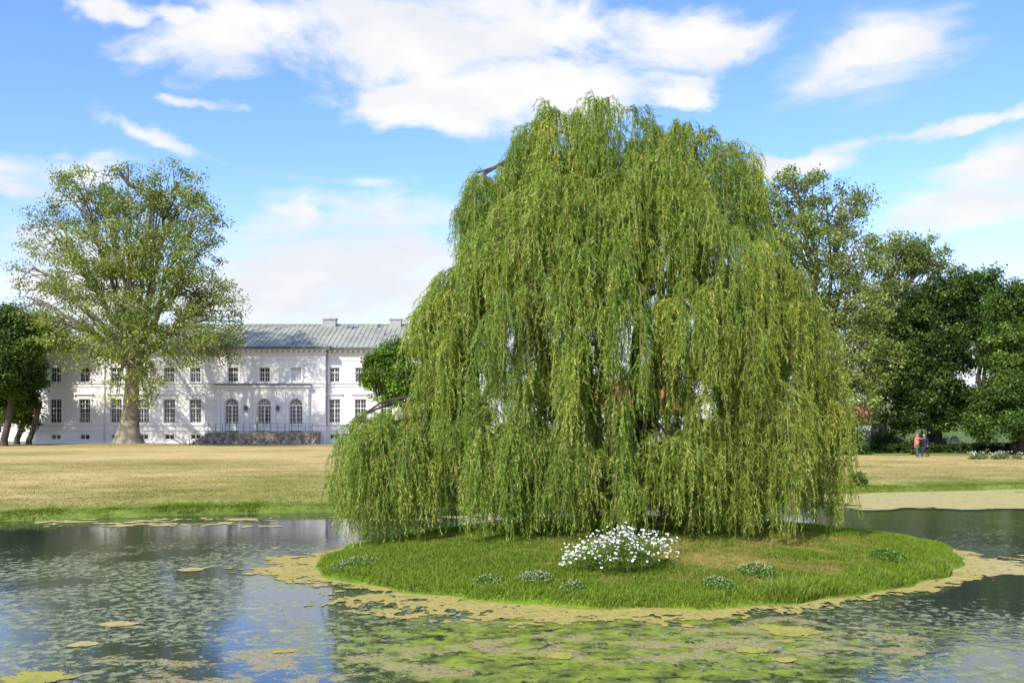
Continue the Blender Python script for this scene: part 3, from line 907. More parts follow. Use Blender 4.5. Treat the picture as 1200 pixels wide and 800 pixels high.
# ------------------------------------------------------------------ bushes and hedges
def bush(name, label, base, rx, ry, rz, cols, n=4000, leaf=0.12, seed=0, group=None, cat='bush', flowers=None, nf=60, fsz=0.08, box=False):
    R = np.random.default_rng(seed + 500)
    root = empty(name, label, cat, base, 0, group)
    mb = MB()
    for k in range(7):
        a = R.uniform(0, 2 * PI); e = (math.cos(a) * rx * R.uniform(.2, .8), math.sin(a) * ry * R.uniform(.2, .8), rz * R.uniform(.7, 1.3))
        mb.tube([(e[0] * .2, e[1] * .2, -0.05), (e[0] * 0.5, e[1] * .5, e[2] * .5), e], [0.02, 0.015, 0.006], 5)
    mb.build('stem', M['bark'], root)
    nc = max(8, n // 40)
    d = unit(R.normal(0, 1, (nc, 3))); d[:, 2] = np.abs(d[:, 2])
    rad = R.random(nc) ** 0.35
    if box:
        cp = np.stack([R.uniform(-rx, rx, nc), R.uniform(-ry, ry, nc), rz * 2 * R.random(nc) ** .7 * 0.8], 1)
        d = unit(cp / np.array([rx * 3, ry, rz]))
    else:
        cp = d * rad[:, None] * np.array([rx, ry, rz * 2]) * 0.85
    idx = np.repeat(np.arange(nc), 40)
    off = R.normal(0, 1, (len(idx), 3)) * np.array([1, 1, .7]) * min(rx, rz) * 0.17
    P = cp[idx] + off; P[:, 2] = np.abs(P[:, 2])
    cA, cB = np.array(cols[0]), np.array(cols[1])
    f = R.random(nc)[idx][:, None]
    C = (cA + (cB - cA) * f) * R.uniform(.75, 1.25, (len(idx), 1))
    N = unit(R.normal(0, 1, P.shape) * .7 + d[idx] * .7 + np.array([0, 0, .5])); D = unit(np.cross(N, R.normal(0, 1, P.shape)))
    L = leaf * R.uniform(.7, 1.3, len(P))
    link('foliage', leaf_mesh('foliage', P, D, N, L, L * .6, C), M['leaf'], root)
    if flowers:
        fp = np.stack([R.uniform(-rx, rx, nf), R.uniform(-ry, ry, nf), rz * 2 * R.uniform(.65, 1.05, nf)], 1)
        N = unit(R.normal(0, 1, fp.shape) * .5 + np.array([0, -.6, .8])); D = unit(np.cross(N, R.normal(0, 1, fp.shape)))
        C = np.array(flowers)[None] * R.uniform(.8, 1.1, (nf, 1))
        fo = link('blossoms', leaf_mesh('blossoms', fp, D, N, np.full(nf, fsz), np.full(nf, fsz), C), M['leaf'], root)
    return root


Yh = 78.0
bush('hedge', 'low dark clipped hedge running behind the two walkers', (PX(1060, Yh), Yh, 0.4), 5.2, 0.7, 0.42, [(0.04, 0.085, 0.015), (0.07, 0.12, 0.02)], 16000, 0.14, 1, cat='hedge', box=True)
bush('hedge', 'dark hedge under the tree at the right edge', (PX(1180, 80), 80, 0.4), 4.5, 0.8, 0.45, [(0.015, 0.04, 0.01), (0.03, 0.06, 0.014)], 12000, 0.14, 2, cat='hedge', box=True)
for k, (px, Y, rx, rz, lab) in enumerate([(1000, 74, 1.4, 0.8, 'rounded shrub on the lawn right of the willow, left of the hedge'), (1040, 82, 2.0, 1.2, 'dusky green shrub behind the left end of the hedge'),
                                          (978, 100, 3.2, 2.4, 'tall pale green shrub before the white house right of the willow'), (1010, 104, 3.0, 2.0, 'broad shrub covering the right end of the white house'),
                                          (985, 84, 2.2, 1.5, 'pale green shrub behind the bench'), (1090, 88, 2.4, 0.9, 'dark shrub in shade behind the walkers')]):
    bush('shrub', lab, (PX(px, Y), Y, 0.4), rx, rx * .8, rz, [(0.05, 0.09, 0.02), (0.09, 0.13, 0.035)], 5000, 0.16, 10 + k, group='shrubs along the back of the right lawn')
bush('shrub', 'small feathery bush leaning over the far bank right of the willow', (PX(1006, 39.2), 39.2, 0.3), 0.42, 0.35, 0.32, [(0.10, 0.16, 0.02), (0.14, 0.2, 0.04)], 1500, 0.10, 20)
bush('orange_bush', 'small orange-flowered bush just behind the walker in the pink top', (PX(1071, 74), 74, 0.4), 0.35, 0.3, 0.7, [(0.10, 0.05, 0.015), (0.07, 0.07, 0.02)], 900, 0.10, 21, flowers=(0.5, 0.14, 0.03), nf=16, fsz=0.13)
for k, (px, wd) in enumerate([(1142, 0.55), (1155, 0.6), (1168, 0.65), (1181, 0.6), (1193, 0.55)]):
    labs = ['leftmost white rose bush of the flower bed on the right lawn', 'second white rose bush from the left in the lawn flower bed', 'middle white rose bush of the five in the lawn bed',
            'fourth white rose bush from the left in the lawn flower bed', 'rightmost white rose bush of the flower bed, at the picture edge']
    bush('rose_bush', labs[k], (PX(px, 64), 64 + (k % 2) * 0.5, 0.4), wd * 0.8, 0.5, 0.26, [(0.17, 0.22, 0.07), (0.26, 0.29, 0.11)], 800, 0.08, 40 + k, group='white roses in the lawn bed', flowers=(0.75, 0.73, 0.68), nf=16, fsz=0.10)


# ================================================================== WILLOW
def make_willow():
    R = np.random.default_rng(77)
    Yw = 21.3
    bx, by = PX(735, Yw), Yw
    bz = float(isl_z(np.array([bx]), np.array([by]))[0])
    root = empty('weeping_willow', 'large weeping willow with trailing yellow-green curtains standing on the island', 'tree', (bx, by, bz))
    # (px, py, rx, ry, dy, dr, weight, max hang m, min bottom z)
    LBS = [
        (692, 192, 90, 70, 0.0, .9, 1.4, 2.0), (690, 240, 112, 60, 0.0, .9, .8, 2.0), (602, 232, 48, 50, -.3, .9, .8, 1.8), (805, 200, 76, 55, 0.2, .9, 1.3, 2.0), (600, 345, 50, 50, -1.0, .7, 1.3, 1.8), (848, 245, 45, 50, 0, .9, .8, 2.0),
        (660, 270, 92, 66, -1.7, .6, 1.1, 2.0), (775, 275, 88, 66, -1.8, .6, 1.1, 2.0), (592, 300, 48, 50, -.8, .8, .8, 1.8), (860, 300, 48, 50, -.6, .8, .8, 2.0),
        (545, 370, 50, 54, -.3, .9, .8, 1.7), (885, 345, 55, 50, -1.0, .8, 1.0, 2.2), (925, 395, 48, 50, -.4, .9, 1.1, 2.8),
        (640, 360, 66, 62, -2.3, .6, 1.0, 2.2), (705, 340, 46, 60, -2.8, .6, 1.0, 2.8), (835, 375, 55, 62, -2.3, .6, 1.1, 2.2),
        (432, 512, 34, 32, -.2, .95, 2.6, 2.3), (560, 240, 22, 44, .2, .9, 1.3, 1.6), (462, 520, 48, 34, -1.0, .9, 2.0, 2.2), (522, 500, 52, 36, -.3, .9, 1.0, 1.8), (585, 520, 62, 40, -1.8, .7, 1.6, 1.8), (755, 230, 60, 60, -1.6, .6, 1.0, 2.0), (770, 330, 40, 40, -2.0, .6, 1.0, 1.2), (775, 530, 55, 24, -2.6, .6, 1.6, 1.3),
        (905, 490, 50, 38, -2.0, .7, 1.2, 2.5), (938, 470, 38, 56, -.6, .9, 1.2, 2.8), (660, 540, 55, 34, -2.3, .6, 1.5, 1.5), (725, 550, 50, 30, -2.5, .6, 1.5, 1.4), (785, 545, 50, 32, -2.4, .6, 1.5, 1.5),
        (845, 525, 50, 36, -2.2, .6, 1.2, 1.8), (640, 450, 55, 50, -1.8, .7, .9, 1.8), (702, 450, 34, 60, -2.6, .6, 1.1, 2.0), (820, 455, 36, 50, -1.8, .7, 1.0, 2.0), (565, 450, 50, 40, -.6, .8, .8, 1.7),
        (700, 260, 130, 100, 2.2, .6, .6, 2.2), (870, 380, 75, 85, 1.8, .7, .5, 2.6), (590, 400, 70, 75, 1.8, .7, .4, 2.2), (800, 510, 90, 45, 2.4, .7, .6, 1.8), (560, 540, 80, 30, 2.0, .7, .5, 1.2), (540, 440, 30, 40, -.4, .8, 1.2, 1.7), (505, 485, 36, 26, -.6, .8, 1.4, 1.6), (530, 368, 30, 46, .0, .8, 2.0, 1.5), (548, 400, 34, 40, -.8, .8, 1.6, 1.6), (572, 235, 28, 46, .3, .9, 1.0, 1.6), (645, 178, 50, 30, .2, .8, .8, 1.3),
        (620, 555, 60, 26, -2.2, .6, 1.4, 1.2), (760, 420, 26, 40, -.4, .6, .3, 1.5),
        (540, 572, 60, 18, 1.2, .6, 2.2, 1.2), (640, 572, 60, 18, 1.8, .6, 2.4, 1.2), (740, 574, 60, 18, 1.8, .6, 2.4, 1.2), (840, 570, 60, 20, 1.6, .6, 2.4, 1.3), (925, 555, 45, 26, .8, .6, 2.0, 1.5), (690, 585, 120, 14, -1.2, .6, 2.0, .9), (850, 575, 80, 18, -1.0, .6, 2.0, 1.1),
    ]
    lobes = []
    for (px, py, rx, ry, dy, dr, wt, hang) in LBS:
        Y = Yw + dy; s = Y / F
        lobes.append((np.array([PX(px, Y), Y, PZ(py, Y)]), np.array([rx * s, rx * s * dr, ry * s]), wt, hang))
    # limbs
    mb = MB()
    base = np.array([bx, by, bz])
    mb.tube([base + (0, 0, -.3), base + (0, 0, 0.05), base + (0.02, 0, .35), base + (.05, 0, .75)], [.62, .5, .4, .36], 14, wob=.08)
    stems = []
    for (tx, ty, tz, r) in ((PX(662, Yw), Yw - .6, PZ(330, Yw), .20), (PX(700, Yw), Yw + .5, PZ(170, Yw), .24), (PX(775, Yw), Yw - .3, PZ(300, Yw), .21), (PX(800, Yw), Yw + .8, PZ(200, Yw), .19), (PX(745, Yw), Yw - .9, PZ(230, Yw), .2),
                            (PX(560, Yw), Yw, PZ(480, Yw), .15), (PX(900, Yw), Yw, PZ(420, Yw), .17)):
        e = np.array([tx, ty, tz]); st = base + np.array([0.02, 0, .6])
        ctrl = st + (e - st) * np.array([.85, .85, .35])
        pts = bez(st, ctrl, e, 14); pts[1:-1] += R.normal(0, .04, (12, 3))
        mb.tube(pts, np.linspace(r, r * .3, 14), 9, wob=.04)
        stems.append((pts, r))
    allp = np.concatenate([p[2:] for p, _ in stems]); 
    for (c, r, wt, hang) in lobes:
        for rep in range(3 if wt > .6 else 2):
            e = c + unit(R.normal(0, 1, 3)) * r * .55 + np.array([0, 0, r[2] * .35])
            cand = allp[allp[:, 2] < e[2] + .1]
            if len(cand) == 0: cand = allp
            st = cand[np.argmin(np.linalg.norm(cand - e, axis=1) + R.random(len(cand)) * .4)]
            ctrl = (st + e) / 2 + np.array([0, 0, .35 * np.linalg.norm(e - st)])
            pts = bez(st, ctrl, e, 8); pts[1:-1] += R.normal(0, .03, (6, 3))
            mb.tube(pts, np.linspace(.07, .02, 8), 6)
    mb.build('trunk', M['bark'], root, rel=False)

    # sprays: drooping boughs, each hung with short leafy strands
    ar = np.array([l[1][0] * l[1][2] * l[2] for l in lobes]); ar = ar / ar.sum()
    NT_ = 1240
    lob = R.choice(len(lobes), NT_, p=ar)
    C_ = np.array([l[0] for l in lobes])[lob]; Rr = np.array([l[1] for l in lobes])[lob]; H_ = np.array([l[3] for l in lobes])[lob]
    d = unit(R.normal(0, 1, (NT_, 3))); d[:, 2] = np.where(d[:, 2] < -0.35, -d[:, 2], d[:, 2])
    fl = (d[:, 1] > 0) & (R.random(NT_) < .35); d[fl, 1] *= -1
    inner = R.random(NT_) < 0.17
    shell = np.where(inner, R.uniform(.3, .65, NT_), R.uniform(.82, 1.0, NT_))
    A = C_ + d * Rr * shell[:, None]
    pxA = 600 + A[:, 0] / A[:, 1] * F; pyA = 495 - (A[:, 2] - EYE) / A[:, 1] * F
    hole = (pxA > 738) & (pxA < 782) & (pyA > 345) & (pyA < 490) & ((A[:, 1] < by) | (R.random(NT_) < .6))
    hole |= (pxA > 565) & (pxA < 585) & (pyA > 430) & (pyA < 480)
    hole |= (pyA < 470) & (pyA > 385) & (pxA < 500)
    keep = ~hole
    A, d, H_, inner = A[keep], d[keep], H_[keep], inner[keep]
    nT = len(A)
    out = d[:, :2] * 1.0 + (A[:, :2] - np.array([bx, by])) * 0.10 + R.normal(0, .3, (nT, 2))
    out = out / np.maximum(np.linalg.norm(out, axis=1, keepdims=True), 1e-6)
    tone = np.clip(R.normal(.5, .27, nT), 0, 1)
    tl = H_ * R.uniform(.5, 1.1, nT)
    RA = R.uniform(.18, .45, nT) * np.where(R.random(nT) < .25, 1.9, 1.0)          # how far the spray reaches out
    RA = np.where(((pxA[keep] > 905) | (pyA[keep] > 480)) & (RA > .4), .32, RA)
    HU = R.uniform(.0, .28, nT) + np.where((A[:, 2] > 7.5) & (d[:, 2] > .2), R.uniform(-.1, .28, nT) * np.clip(1.1 - np.abs(A[:, 0] - PX(690, by)) / 3.4, 0, 1), 0)
    A[:, 2] -= np.where(A[:, 2] > 6.5, .10 * np.maximum(np.abs(A[:, 0] - PX(690, by)) - 1.0, 0), 0)           # upward hump at its root
    drA = R.normal(0, .07, (nT, 2))
    swA = R.uniform(0, 6.3, nT)
    onisl = isl_t(A[:, 0], A[:, 1]) < 1.0
    gz = np.where(onisl, isl_z(A[:, 0], A[:, 1]), 0.0)
    gA = gz + np.abs(R.normal(0.05, .22, nT)) + 0.10
    tl = np.minimum(tl, np.maximum(A[:, 2] - gA + RA, .3))

    def axis_pos(i, s):
        e = np.exp(-s / RA[i]); p = A[i].copy()
        r = RA[i] * 1.15 * (1 - e) - .12
        sw = .05 * np.sin(s * 2.2 + swA[i]) * np.minimum(s, 1)
        p[:, :2] += out[i] * r[:, None] + drA[i] * s[:, None]
        p[:, 0] += sw
        p[:, 2] -= s - RA[i] * 1.1 * (1 - e) - HU[i] * np.sin(np.minimum(s / .8, 1) * PI)
        return p

    # strands
    ks = np.maximum((tl * R.uniform(17, 36, nT)).astype(int), 10)
    ti = np.repeat(np.arange(nT), ks); nS = len(ti)
    sa = tl[ti] * R.random(nS) ** .85 * .93
    S = axis_pos(ti, sa) + R.normal(0, .035, (nS, 3))
    o2 = out[ti] * .5 + R.normal(0, .8, (nS, 2)); o2 /= np.linalg.norm(o2, axis=1, keepdims=True)
    Ls = R.uniform(.25, .95, nS) * np.minimum(1.0, .55 + tl[ti] * .2)
    longer = R.random(nS) < .12; Ls[longer] *= 1.9
    Rc = R.uniform(.05, .36, nS) * (1.15 - .6 * sa / tl[ti])
    o_i = isl_t(S[:, 0], S[:, 1]) < 1.0
    gz = np.where(o_i, isl_z(S[:, 0], S[:, 1]), 0.0)
    Ls = np.minimum(Ls, np.maximum(S[:, 2] - gz - np.abs(R.normal(.05, .07, nS)) + Rc * .6, 0.10))
    sway = R.uniform(0, 2 * PI, nS); swd = R.uniform(0, 2 * PI, nS); sway_a = R.uniform(.01, .045, nS)
    drift = R.normal(0, .08, (nS, 2))

    def pos(i, s):
        e = np.exp(-s / Rc[i]); p = S[i].copy()
        r = Rc[i] * 1.1 * (1 - e)
        p[:, :2] += o2[i] * r[:, None] + drift[i] * s[:, None]
        sw = sway_a[i] * np.sin(s * 3.5 + sway[i]) * np.minimum(s, 1)
        p[:, 0] += np.cos(swd[i]) * sw; p[:, 1] += np.sin(swd[i]) * sw
        p[:, 2] -= s - Rc[i] * (1 - e) * 1.2
        return p

    sp = 0.0235
    nl = np.maximum((Ls / sp).astype(int), 4)
    li = np.repeat(np.arange(nS), nl)
    first = np.concatenate([[0], np.cumsum(nl)[:-1]])
    k = np.arange(len(li)) - first[li]
    s = (k + R.random(len(li))) * sp
    P = pos(li, s); P2 = pos(li, s + .02)
    T = unit(P2 - P)
    side = unit(np.cross(T, R.normal(0, 1, P.shape)))
    ang = R.uniform(.3, 1.05, len(li))[:, None]
    D = unit(T * np.cos(ang) + side * np.sin(ang) + np.array([0, 0, -.30]))
    Wn = unit(R.normal(0, 1, P.shape) + np.array([0, 0, .5]))
    L = R.uniform(.06, .12, len(li)); W = R.uniform(.012, .019, len(li))
    tipf = np.clip(s / Ls[li], 0, 1)
    tn = np.clip(tone[ti][li] * .6 + R.normal(0.12, .09, len(li)) + .14 * tipf + .13 * R.normal(0, 1, nS)[li], 0, 1)[:, None]
    cA = np.array([0.10, 0.18, 0.022]); cB = np.array([0.25, 0.385, 0.048]); cC = np.array([0.60, 0.60, 0.12])
    col = np.where(tn < .55, cA + (cB - cA) * (tn / .55), cB + (cC - cB) * ((tn - .55) / .45))
    yr = (sstep(2.0, 5.5, P[:, 0]) * sstep(7, 4, P[:, 2]) * .22)[:, None]
    col = col * (1 - yr) + np.array([.42, .38, .05]) * yr
    col = col * R.uniform(.88, 1.12, (len(li), 1)) * np.where(inner[ti][li], .7, 1.0)[:, None]  # inner sprays toned down, the willow's interior shade painted into their leaves
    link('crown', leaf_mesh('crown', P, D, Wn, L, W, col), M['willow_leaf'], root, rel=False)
    print('willow leaves', len(P), 'strands', nS)

    def ribbons(name, fn, n, length, w0, seg, base_c):
        V = []; wdv = unit(R.normal(0, 1, (n, 3)) * np.array([1, .4, .1]))
        for q in np.linspace(0, 1, seg):
            p = fn(np.arange(n), length * q); w = w0 * (1 - .65 * q); V.append(p - wdv * w); V.append(p + wdv * w)
        V = np.stack(V, 1).reshape(-1, 3); b = np.arange(n) * seg * 2
        Fq = np.concatenate([np.stack([b + 2 * q, b + 2 * q + 1, b + 2 * q + 3, b + 2 * q + 2], 1) for q in range(seg - 1)])
        tc = np.repeat(np.array(base_c)[None] * R.uniform(.5, 1.2, (n, 1)), seg * 2, axis=0)
        link(name, np_mesh(name, V, Fq, 4, tc), M['willow_leaf'], root, rel=False)
    ribbons('twigs', pos, nS, Ls, .0055, 6, (.44, .33, .07))
    ribbons('branches', axis_pos, nT, tl, .014, 16, (.26, .19, .06))


make_willow()

# ================================================================== DAISIES AND CLOVER
fm_petal = simple('petal_white', (0.82, 0.82, 0.80), (0.75, 0.75, 0.74), 0.7, 20)
fm_disc = simple('flower_centre', (0.55, 0.38, 0.05), (0.45, 0.3, 0.04), 0.8, 20)


def flower_mesh(r=0.024):
    me = bpy.data.meshes.new('flower')
    v = []; f = []; mi = []
    for k in range(9):
        a = 2 * PI * k / 9; ca, sa = math.cos(a), math.sin(a); pa, pb = -sa * r * .3, ca * r * .3
        i = len(v)
        v += [(ca * r * .2, sa * r * .2, 0), (ca * r * .7 + pa, sa * r * .7 + pb, .004), (ca * r, sa * r, .001), (ca * r * .7 - pa, sa * r * .7 - pb, .004)]
        f.append((i, i + 1, i + 2, i + 3)); mi.append(0)
    i = len(v)
    for k in range(6): v.append((math.cos(k * PI / 3) * r * .28, math.sin(k * PI / 3) * r * .28, .005))
    f.append(tuple(range(i, i + 6))); mi.append(1)
    me.from_pydata(v, [], f); me.materials.append(fm_petal); me.materials.append(fm_disc)
    me.polygons.foreach_set('material_index', mi); me.update()
    return me


def daisy_bush():
    R = np.random.default_rng(5)
    Y = 16.15; bx = PX(725, Y); bz = float(isl_z(np.array([bx]), np.array([Y]))[0])
    root = empty('daisy_bush', 'spreading clump of white daisies in full bloom on the island below the willow', 'flowers', (bx, Y, bz))
    n = 520
    a = R.uniform(0, 2 * PI, n); rr = R.random(n) ** .6
    hx = np.cos(a) * rr * 1.03; hy = np.sin(a) * rr * .6
    hz = .54 * (1 - .5 * rr ** 2) + R.normal(0, .085, n) + .10 * np.clip(hx, -1, 1)
    hz = hz * (0.75 + 0.5 * fbm(hx * 2.2, hy * 2.2, 9, 3)) + .03
    hz = np.maximum(hz, .12)
    H = np.stack([hx, hy, hz], 1)
    B = H * np.array([.35, .35, 0]); 
    # stems
    w = unit(R.normal(0, 1, (n, 3)) * np.array([1, 1, 0])) * .004
    Mid = (B + H) / 2 + np.array([0, 0, .04])
    V = np.stack([B - w, B + w, Mid + w, Mid - w, H + w * .6, H - w * .6], 1).reshape(-1, 3)
    b = np.arange(n) * 6
    Fq = np.concatenate([np.stack([b, b + 1, b + 2, b + 3], 1), np.stack([b + 3, b + 2, b + 4, b + 5], 1)])
    link('stems', np_mesh('stems', V, Fq, 4, np.tile(np.array([[.18, .25, .05]]), (len(V), 1))), M['grass'], root)
    m = 6500
    i = R.integers(0, n, m); t = R.random(m)[:, None] ** .7 * .92
    P = B[i] * (1 - t) + H[i] * t + R.normal(0, .04, (m, 3)); P[:, 2] = np.maximum(P[:, 2], .01)
    N = unit(R.normal(0, 1, (m, 3)) + np.array([0, 0, .5])); D = unit(np.cross(N, R.normal(0, 1, (m, 3))) + np.array([0, 0, .5]))
    c = np.array([.18, .26, .04])[None] * R.uniform(.6, 1.4, (m, 1))
    link('foliage', leaf_mesh('foliage', P, D, N, R.uniform(.05, .1, m), R.uniform(.008, .016, m), c), M['leaf'], root)
    fmsh = flower_mesh()
    order = np.argsort(hy - .6 * hz)
    rest_v = []; rest_f = []; rest_m = []
    fv = np.array([v.co[:] for v in fmsh.vertices]); ff = [tuple(p.vertices) for p in fmsh.polygons]; fmi = [p.material_index for p in fmsh.polygons]
    for k, j in enumerate(order):
        nx_, ny_ = R.normal(0, .45) + hx[j] * .35, R.normal(0, .3) - .75
        q = Vector((nx_, ny_, 1.0)).to_track_quat('Z', 'Y')
        sc = R.uniform(.5, 1.08)
        if k < 100:
            o = bpy.data.objects.new('flower', fmsh); COL.objects.link(o); o.parent = root
            o.location = H[j]; o.rotation_mode = 'QUATERNION'; o.rotation_quaternion = q; o.scale = (sc,) * 3
        else:
            mt = np.array(q.to_matrix()) * sc
            i0 = len(rest_v)
            rest_v += list((fv @ mt.T + H[j]).tolist()); rest_f += [tuple(i0 + x for x in p) for p in ff]; rest_m += fmi
    me = bpy.data.meshes.new('flowers'); me.from_pydata(rest_v, [], rest_f); me.materials.append(fm_petal); me.materials.append(fm_disc)
    me.polygons.foreach_set('material_index', rest_m); me.update()
    o = bpy.data.objects.new('flowers', me); COL.objects.link(o); o.parent = root; o['kind'] = 'stuff'


daisy_bush()


def clover(px, py, wpx, lab, seed, nf=90, tall=0.16):
    R = np.random.default_rng(seed)
    best = 1e9
    for Yt in np.arange(14.6, 25, .05):
        Xt = PX(px, Yt); zt_ = float(isl_z(np.array([Xt]), np.array([Yt]))[0])
        if float(isl_t(np.array([Xt]), np.array([Yt]))[0]) > .93: continue
        e = abs(495 + (EYE - zt_) * F / Yt - py)
        if e < best: best, X, Y, z = e, Xt, Yt, zt_
    s = Y / F
    root = empty('clover_clump', lab, 'clover', (X, Y, z), 0, 'flowering clover clumps on the island')
    rx = wpx * s / 2; ry = rx * .9
    m = 2600
    a = R.uniform(0, 2 * PI, m); r = R.random(m) ** .5
    P = np.stack([np.cos(a) * r * rx, np.sin(a) * r * ry, tall * .8 * (1 - .6 * r ** 2) * R.random(m) ** .6], 1)
    P[:, 2] += isl_z(P[:, 0] + X, P[:, 1] + Y) - z
    N = unit(R.normal(0, 1, (m, 3)) * .6 + np.array([0, -.2, 1])); D = unit(np.cross(N, R.normal(0, 1, (m, 3))))
    c = np.array([.13, .23, .03])[None] * R.uniform(.6, 1.4, (m, 1))
    link('leaves', leaf_mesh('leaves', P, D, N, R.uniform(.03, .05, m), R.uniform(.02, .035, m), c), M['leaf'], root)
    mb = MB()
    for k in range(nf):
        a = R.uniform(0, 2 * PI); r = R.random() ** .55
        x, y = math.cos(a) * r * rx, math.sin(a) * r * ry
        zz = float(isl_z(np.array([X + x]), np.array([Y + y]))[0]) - z + tall * (1 - .5 * r * r) * R.uniform(.45, 1.1)
        mb.ball((x, y, zz), .009 * R.uniform(.8, 1.3), nu=6, nv=4)
    mb.build('blossoms', M['clover'], root)


M['clover'] = simple('clover_blossom', (0.52, 0.47, 0.38), (0.36, 0.32, 0.22), 0.9, 30)
clover(415, 670, 56, 'wide clover clump with pale blossoms at the left tip of the island', 1, 110)
clover(571, 684, 36, 'small clover clump left of the paler round clump, below the willow', 2, 60)
clover(628, 681, 40, 'dense round clover clump with whitish heads left of the daisies', 3, 130)
clover(672, 701, 32, 'clover clump near the front shore just below the daisies', 4, 60)
clover(888, 672, 44, 'leafy clover clump with white heads right of the daisies', 5, 110, .2)
clover(842, 687, 40, 'low clover clump between daisies and front shore at the right', 6, 70)
clover(1042, 655, 44, 'dark leafy clump near the right end of the island', 7, 8, .22)

# ================================================================== PALACE
YW = 111.0   # wings
YR = 110.0   # central projection
GZ0 = 0.40
palace = empty('palace', 'long white two-storey palace with green metal roof and three arched doors', 'palace', (PX(310.5, YR), YR, GZ0))
PC = palace


def wall_with_openings(x0, x1, z0, z1, y, ops, depth=0.32):
    """front quads around rectangular openings and their reveals"""
    mb = MB()
    xs = sorted({x0, x1} | {o[0] for o in ops} | {o[1] for o in ops}); zs = sorted({z0, z1} | {o[2] for o in ops} | {o[3] for o in ops})
    for i in range(len(xs) - 1):
        for k in range(len(zs) - 1):
            cx = (xs[i] + xs[i + 1]) / 2; cz = (zs[k] + zs[k + 1]) / 2
            if any(o[0] < cx < o[1] and o[2] < cz < o[3] for o in ops): continue
            mb.quad((xs[i], y, zs[k]), (xs[i + 1], y, zs[k]), (xs[i + 1], y, zs[k + 1]), (xs[i], y, zs[k + 1]))
    for (a, b, c, d) in ops:
        yb = y + depth
        mb.quad((a, y, c), (a, yb, c), (b, yb, c), (b, y, c)); mb.quad((a, y, d), (b, y, d), (b, yb, d), (a, yb, d))
        mb.quad((a, y, c), (a, y, d), (a, yb, d), (a, yb, c)); mb.quad((b, y, c), (b, yb, c), (b, yb, d), (b, y, d))
    return mb


def window_proto(w, h, cols, rows, transom=None, surround=True, mullion=True, arch=False, glass='glass'):
    """window centred on x=0, sill at z=0, recess 0.22 behind the wall face y=0"""
    f = MB(); yb = 0.22; t = 0.07
    f.box(-w / 2, -w / 2 + t, yb - .06, yb + .02, 0, h); f.box(w / 2 - t, w / 2, yb - .06, yb + .02, 0, h)
    f.box(-w / 2 + t, w / 2 - t, yb - .06, yb + .02, 0, t); f.box(-w / 2 + t, w / 2 - t, yb - .06, yb + .02, h - t, h)
    if mullion: f.box(-.045, .045, yb - .07, yb + .02, t, h - t)
    if transom: f.box(-w / 2 + t, w / 2 - t, yb - .075, yb + .021, h * transom - .05, h * transom + .05)
    for c in range(1, cols):
        x = -w / 2 + w * c / cols
        if mullion and abs(x) < .05: continue
        f.box(x - .016, x + .016, yb - .03, yb + .015, t, h - t)
    for r in range(1, rows):
        z = h * r / rows
        if transom and abs(z - h * transom) < .12: continue
        f.box(-w / 2 + t, w / 2 - t, yb - .032, yb + .014, z - .016, z + .016)
    win = f.build('window', M['white_paint'])
    g = MB(); g.quad((-w / 2, yb + .012, 0), (w / 2, yb + .012, 0), (w / 2, yb + .012, h), (-w / 2, yb + .012, h))
    g.build('pane', M[glass], win)
    if surround:
        s = MB(); b = .24
        s.box(-w / 2 - b, -w / 2 - .003, -.07, .10, -.0, h + .003); s.box(w / 2 + .003, w / 2 + b, -.07, .10, 0, h + .003)
        s.box(-w / 2 - b, w / 2 + b, -.07, .10, h + .003, h + b)
        if h > 2.2: s.box(-w / 2 - b - .15, w / 2 + b + .15, -.22, .10, h + b + .28, h + b + .42); s.box(-w / 2 - b, w / 2 + b, -.04, .1, h + b, h + b + .28)
        s.build('surround', M['trim'], win)
    if h > 1:
        s = MB(); s.box(-w / 2 - .2, w / 2 + .2, -.13, .18, -.12, -.004); s.build('sill', M['trim'], win)
    return win


def place_window(proto, used, x, y, z, label=None):
    o = proto if not used[0] else copy_tree(proto)
    used[0] = True
    o.parent = palace
    o.location = Vector((x, y, z)) - palace.location
    if label: o['label'] = label
    return o


Wpx = [65.5, 99.3, 136, 168, 198.5, 229]
zb0, zb1 = PZ(514.7, YW), PZ(508.8, YW)
zg0, zg1 = PZ(495.3, YW), PZ(467.5, YW)
zu0, zu1 = PZ(447.6, YW), PZ(430.5, YW)
wb, wg, wu = 1.12, 1.34, 1.20
Z_E = PZ(408.5, YW)  # eaves
p_bas = window_proto(wb, zb1 - zb0, 2, 1, surround=False)
p_gr = window_proto(wg, zg1 - zg0, 4, 5, transom=.62)
p_up = window_proto(wu, zu1 - zu0, 4, 3, transom=.66)
ub, ug, uu = [False], [False], [False]
cxp = PX(310.5, YW)
XL = PX(42, YW); XRr = 2 * cxp - XL
wing_x = [PX(p, YW) for p in Wpx] + [2 * cxp - PX(p, YW) for p in Wpx]
ops = []
for k, x in enumerate(wing_x):
    ops += [(x - wb / 2, x + wb / 2, zb0, zb1), (x - wg / 2, x + wg / 2, zg0, zg1), (x - wu / 2, x + wu / 2, zu0, zu1)]
    place_window(p_bas, ub, x, YW, zb0); place_window(p_gr, ug, x, YW, zg0); place_window(p_up, uu, x, YW, zu0)
xa, xb = PX(240, YR), PX(381, YR)
depthB = 17.0
wl = [o for o in ops if o[1] < xa + .5]; wr = [o for o in ops if o[0] > xb - .5]
mb = wall_with_openings(XL, xa + .3, 0.2, Z_E, YW, wl)
m2 = wall_with_openings(xb - .3, XRr, 0.2, Z_E, YW, wr)
for o in (m2,):
    i0 = len(mb.v); mb.v += o.v; mb.f += [tuple(i0 + j for j in q) for q in o.f]; mb.sm += o.sm
mb.quad((XL, YW + depthB, .2), (XL, YW, .2), (XL, YW, Z_E), (XL, YW + depthB, Z_E))
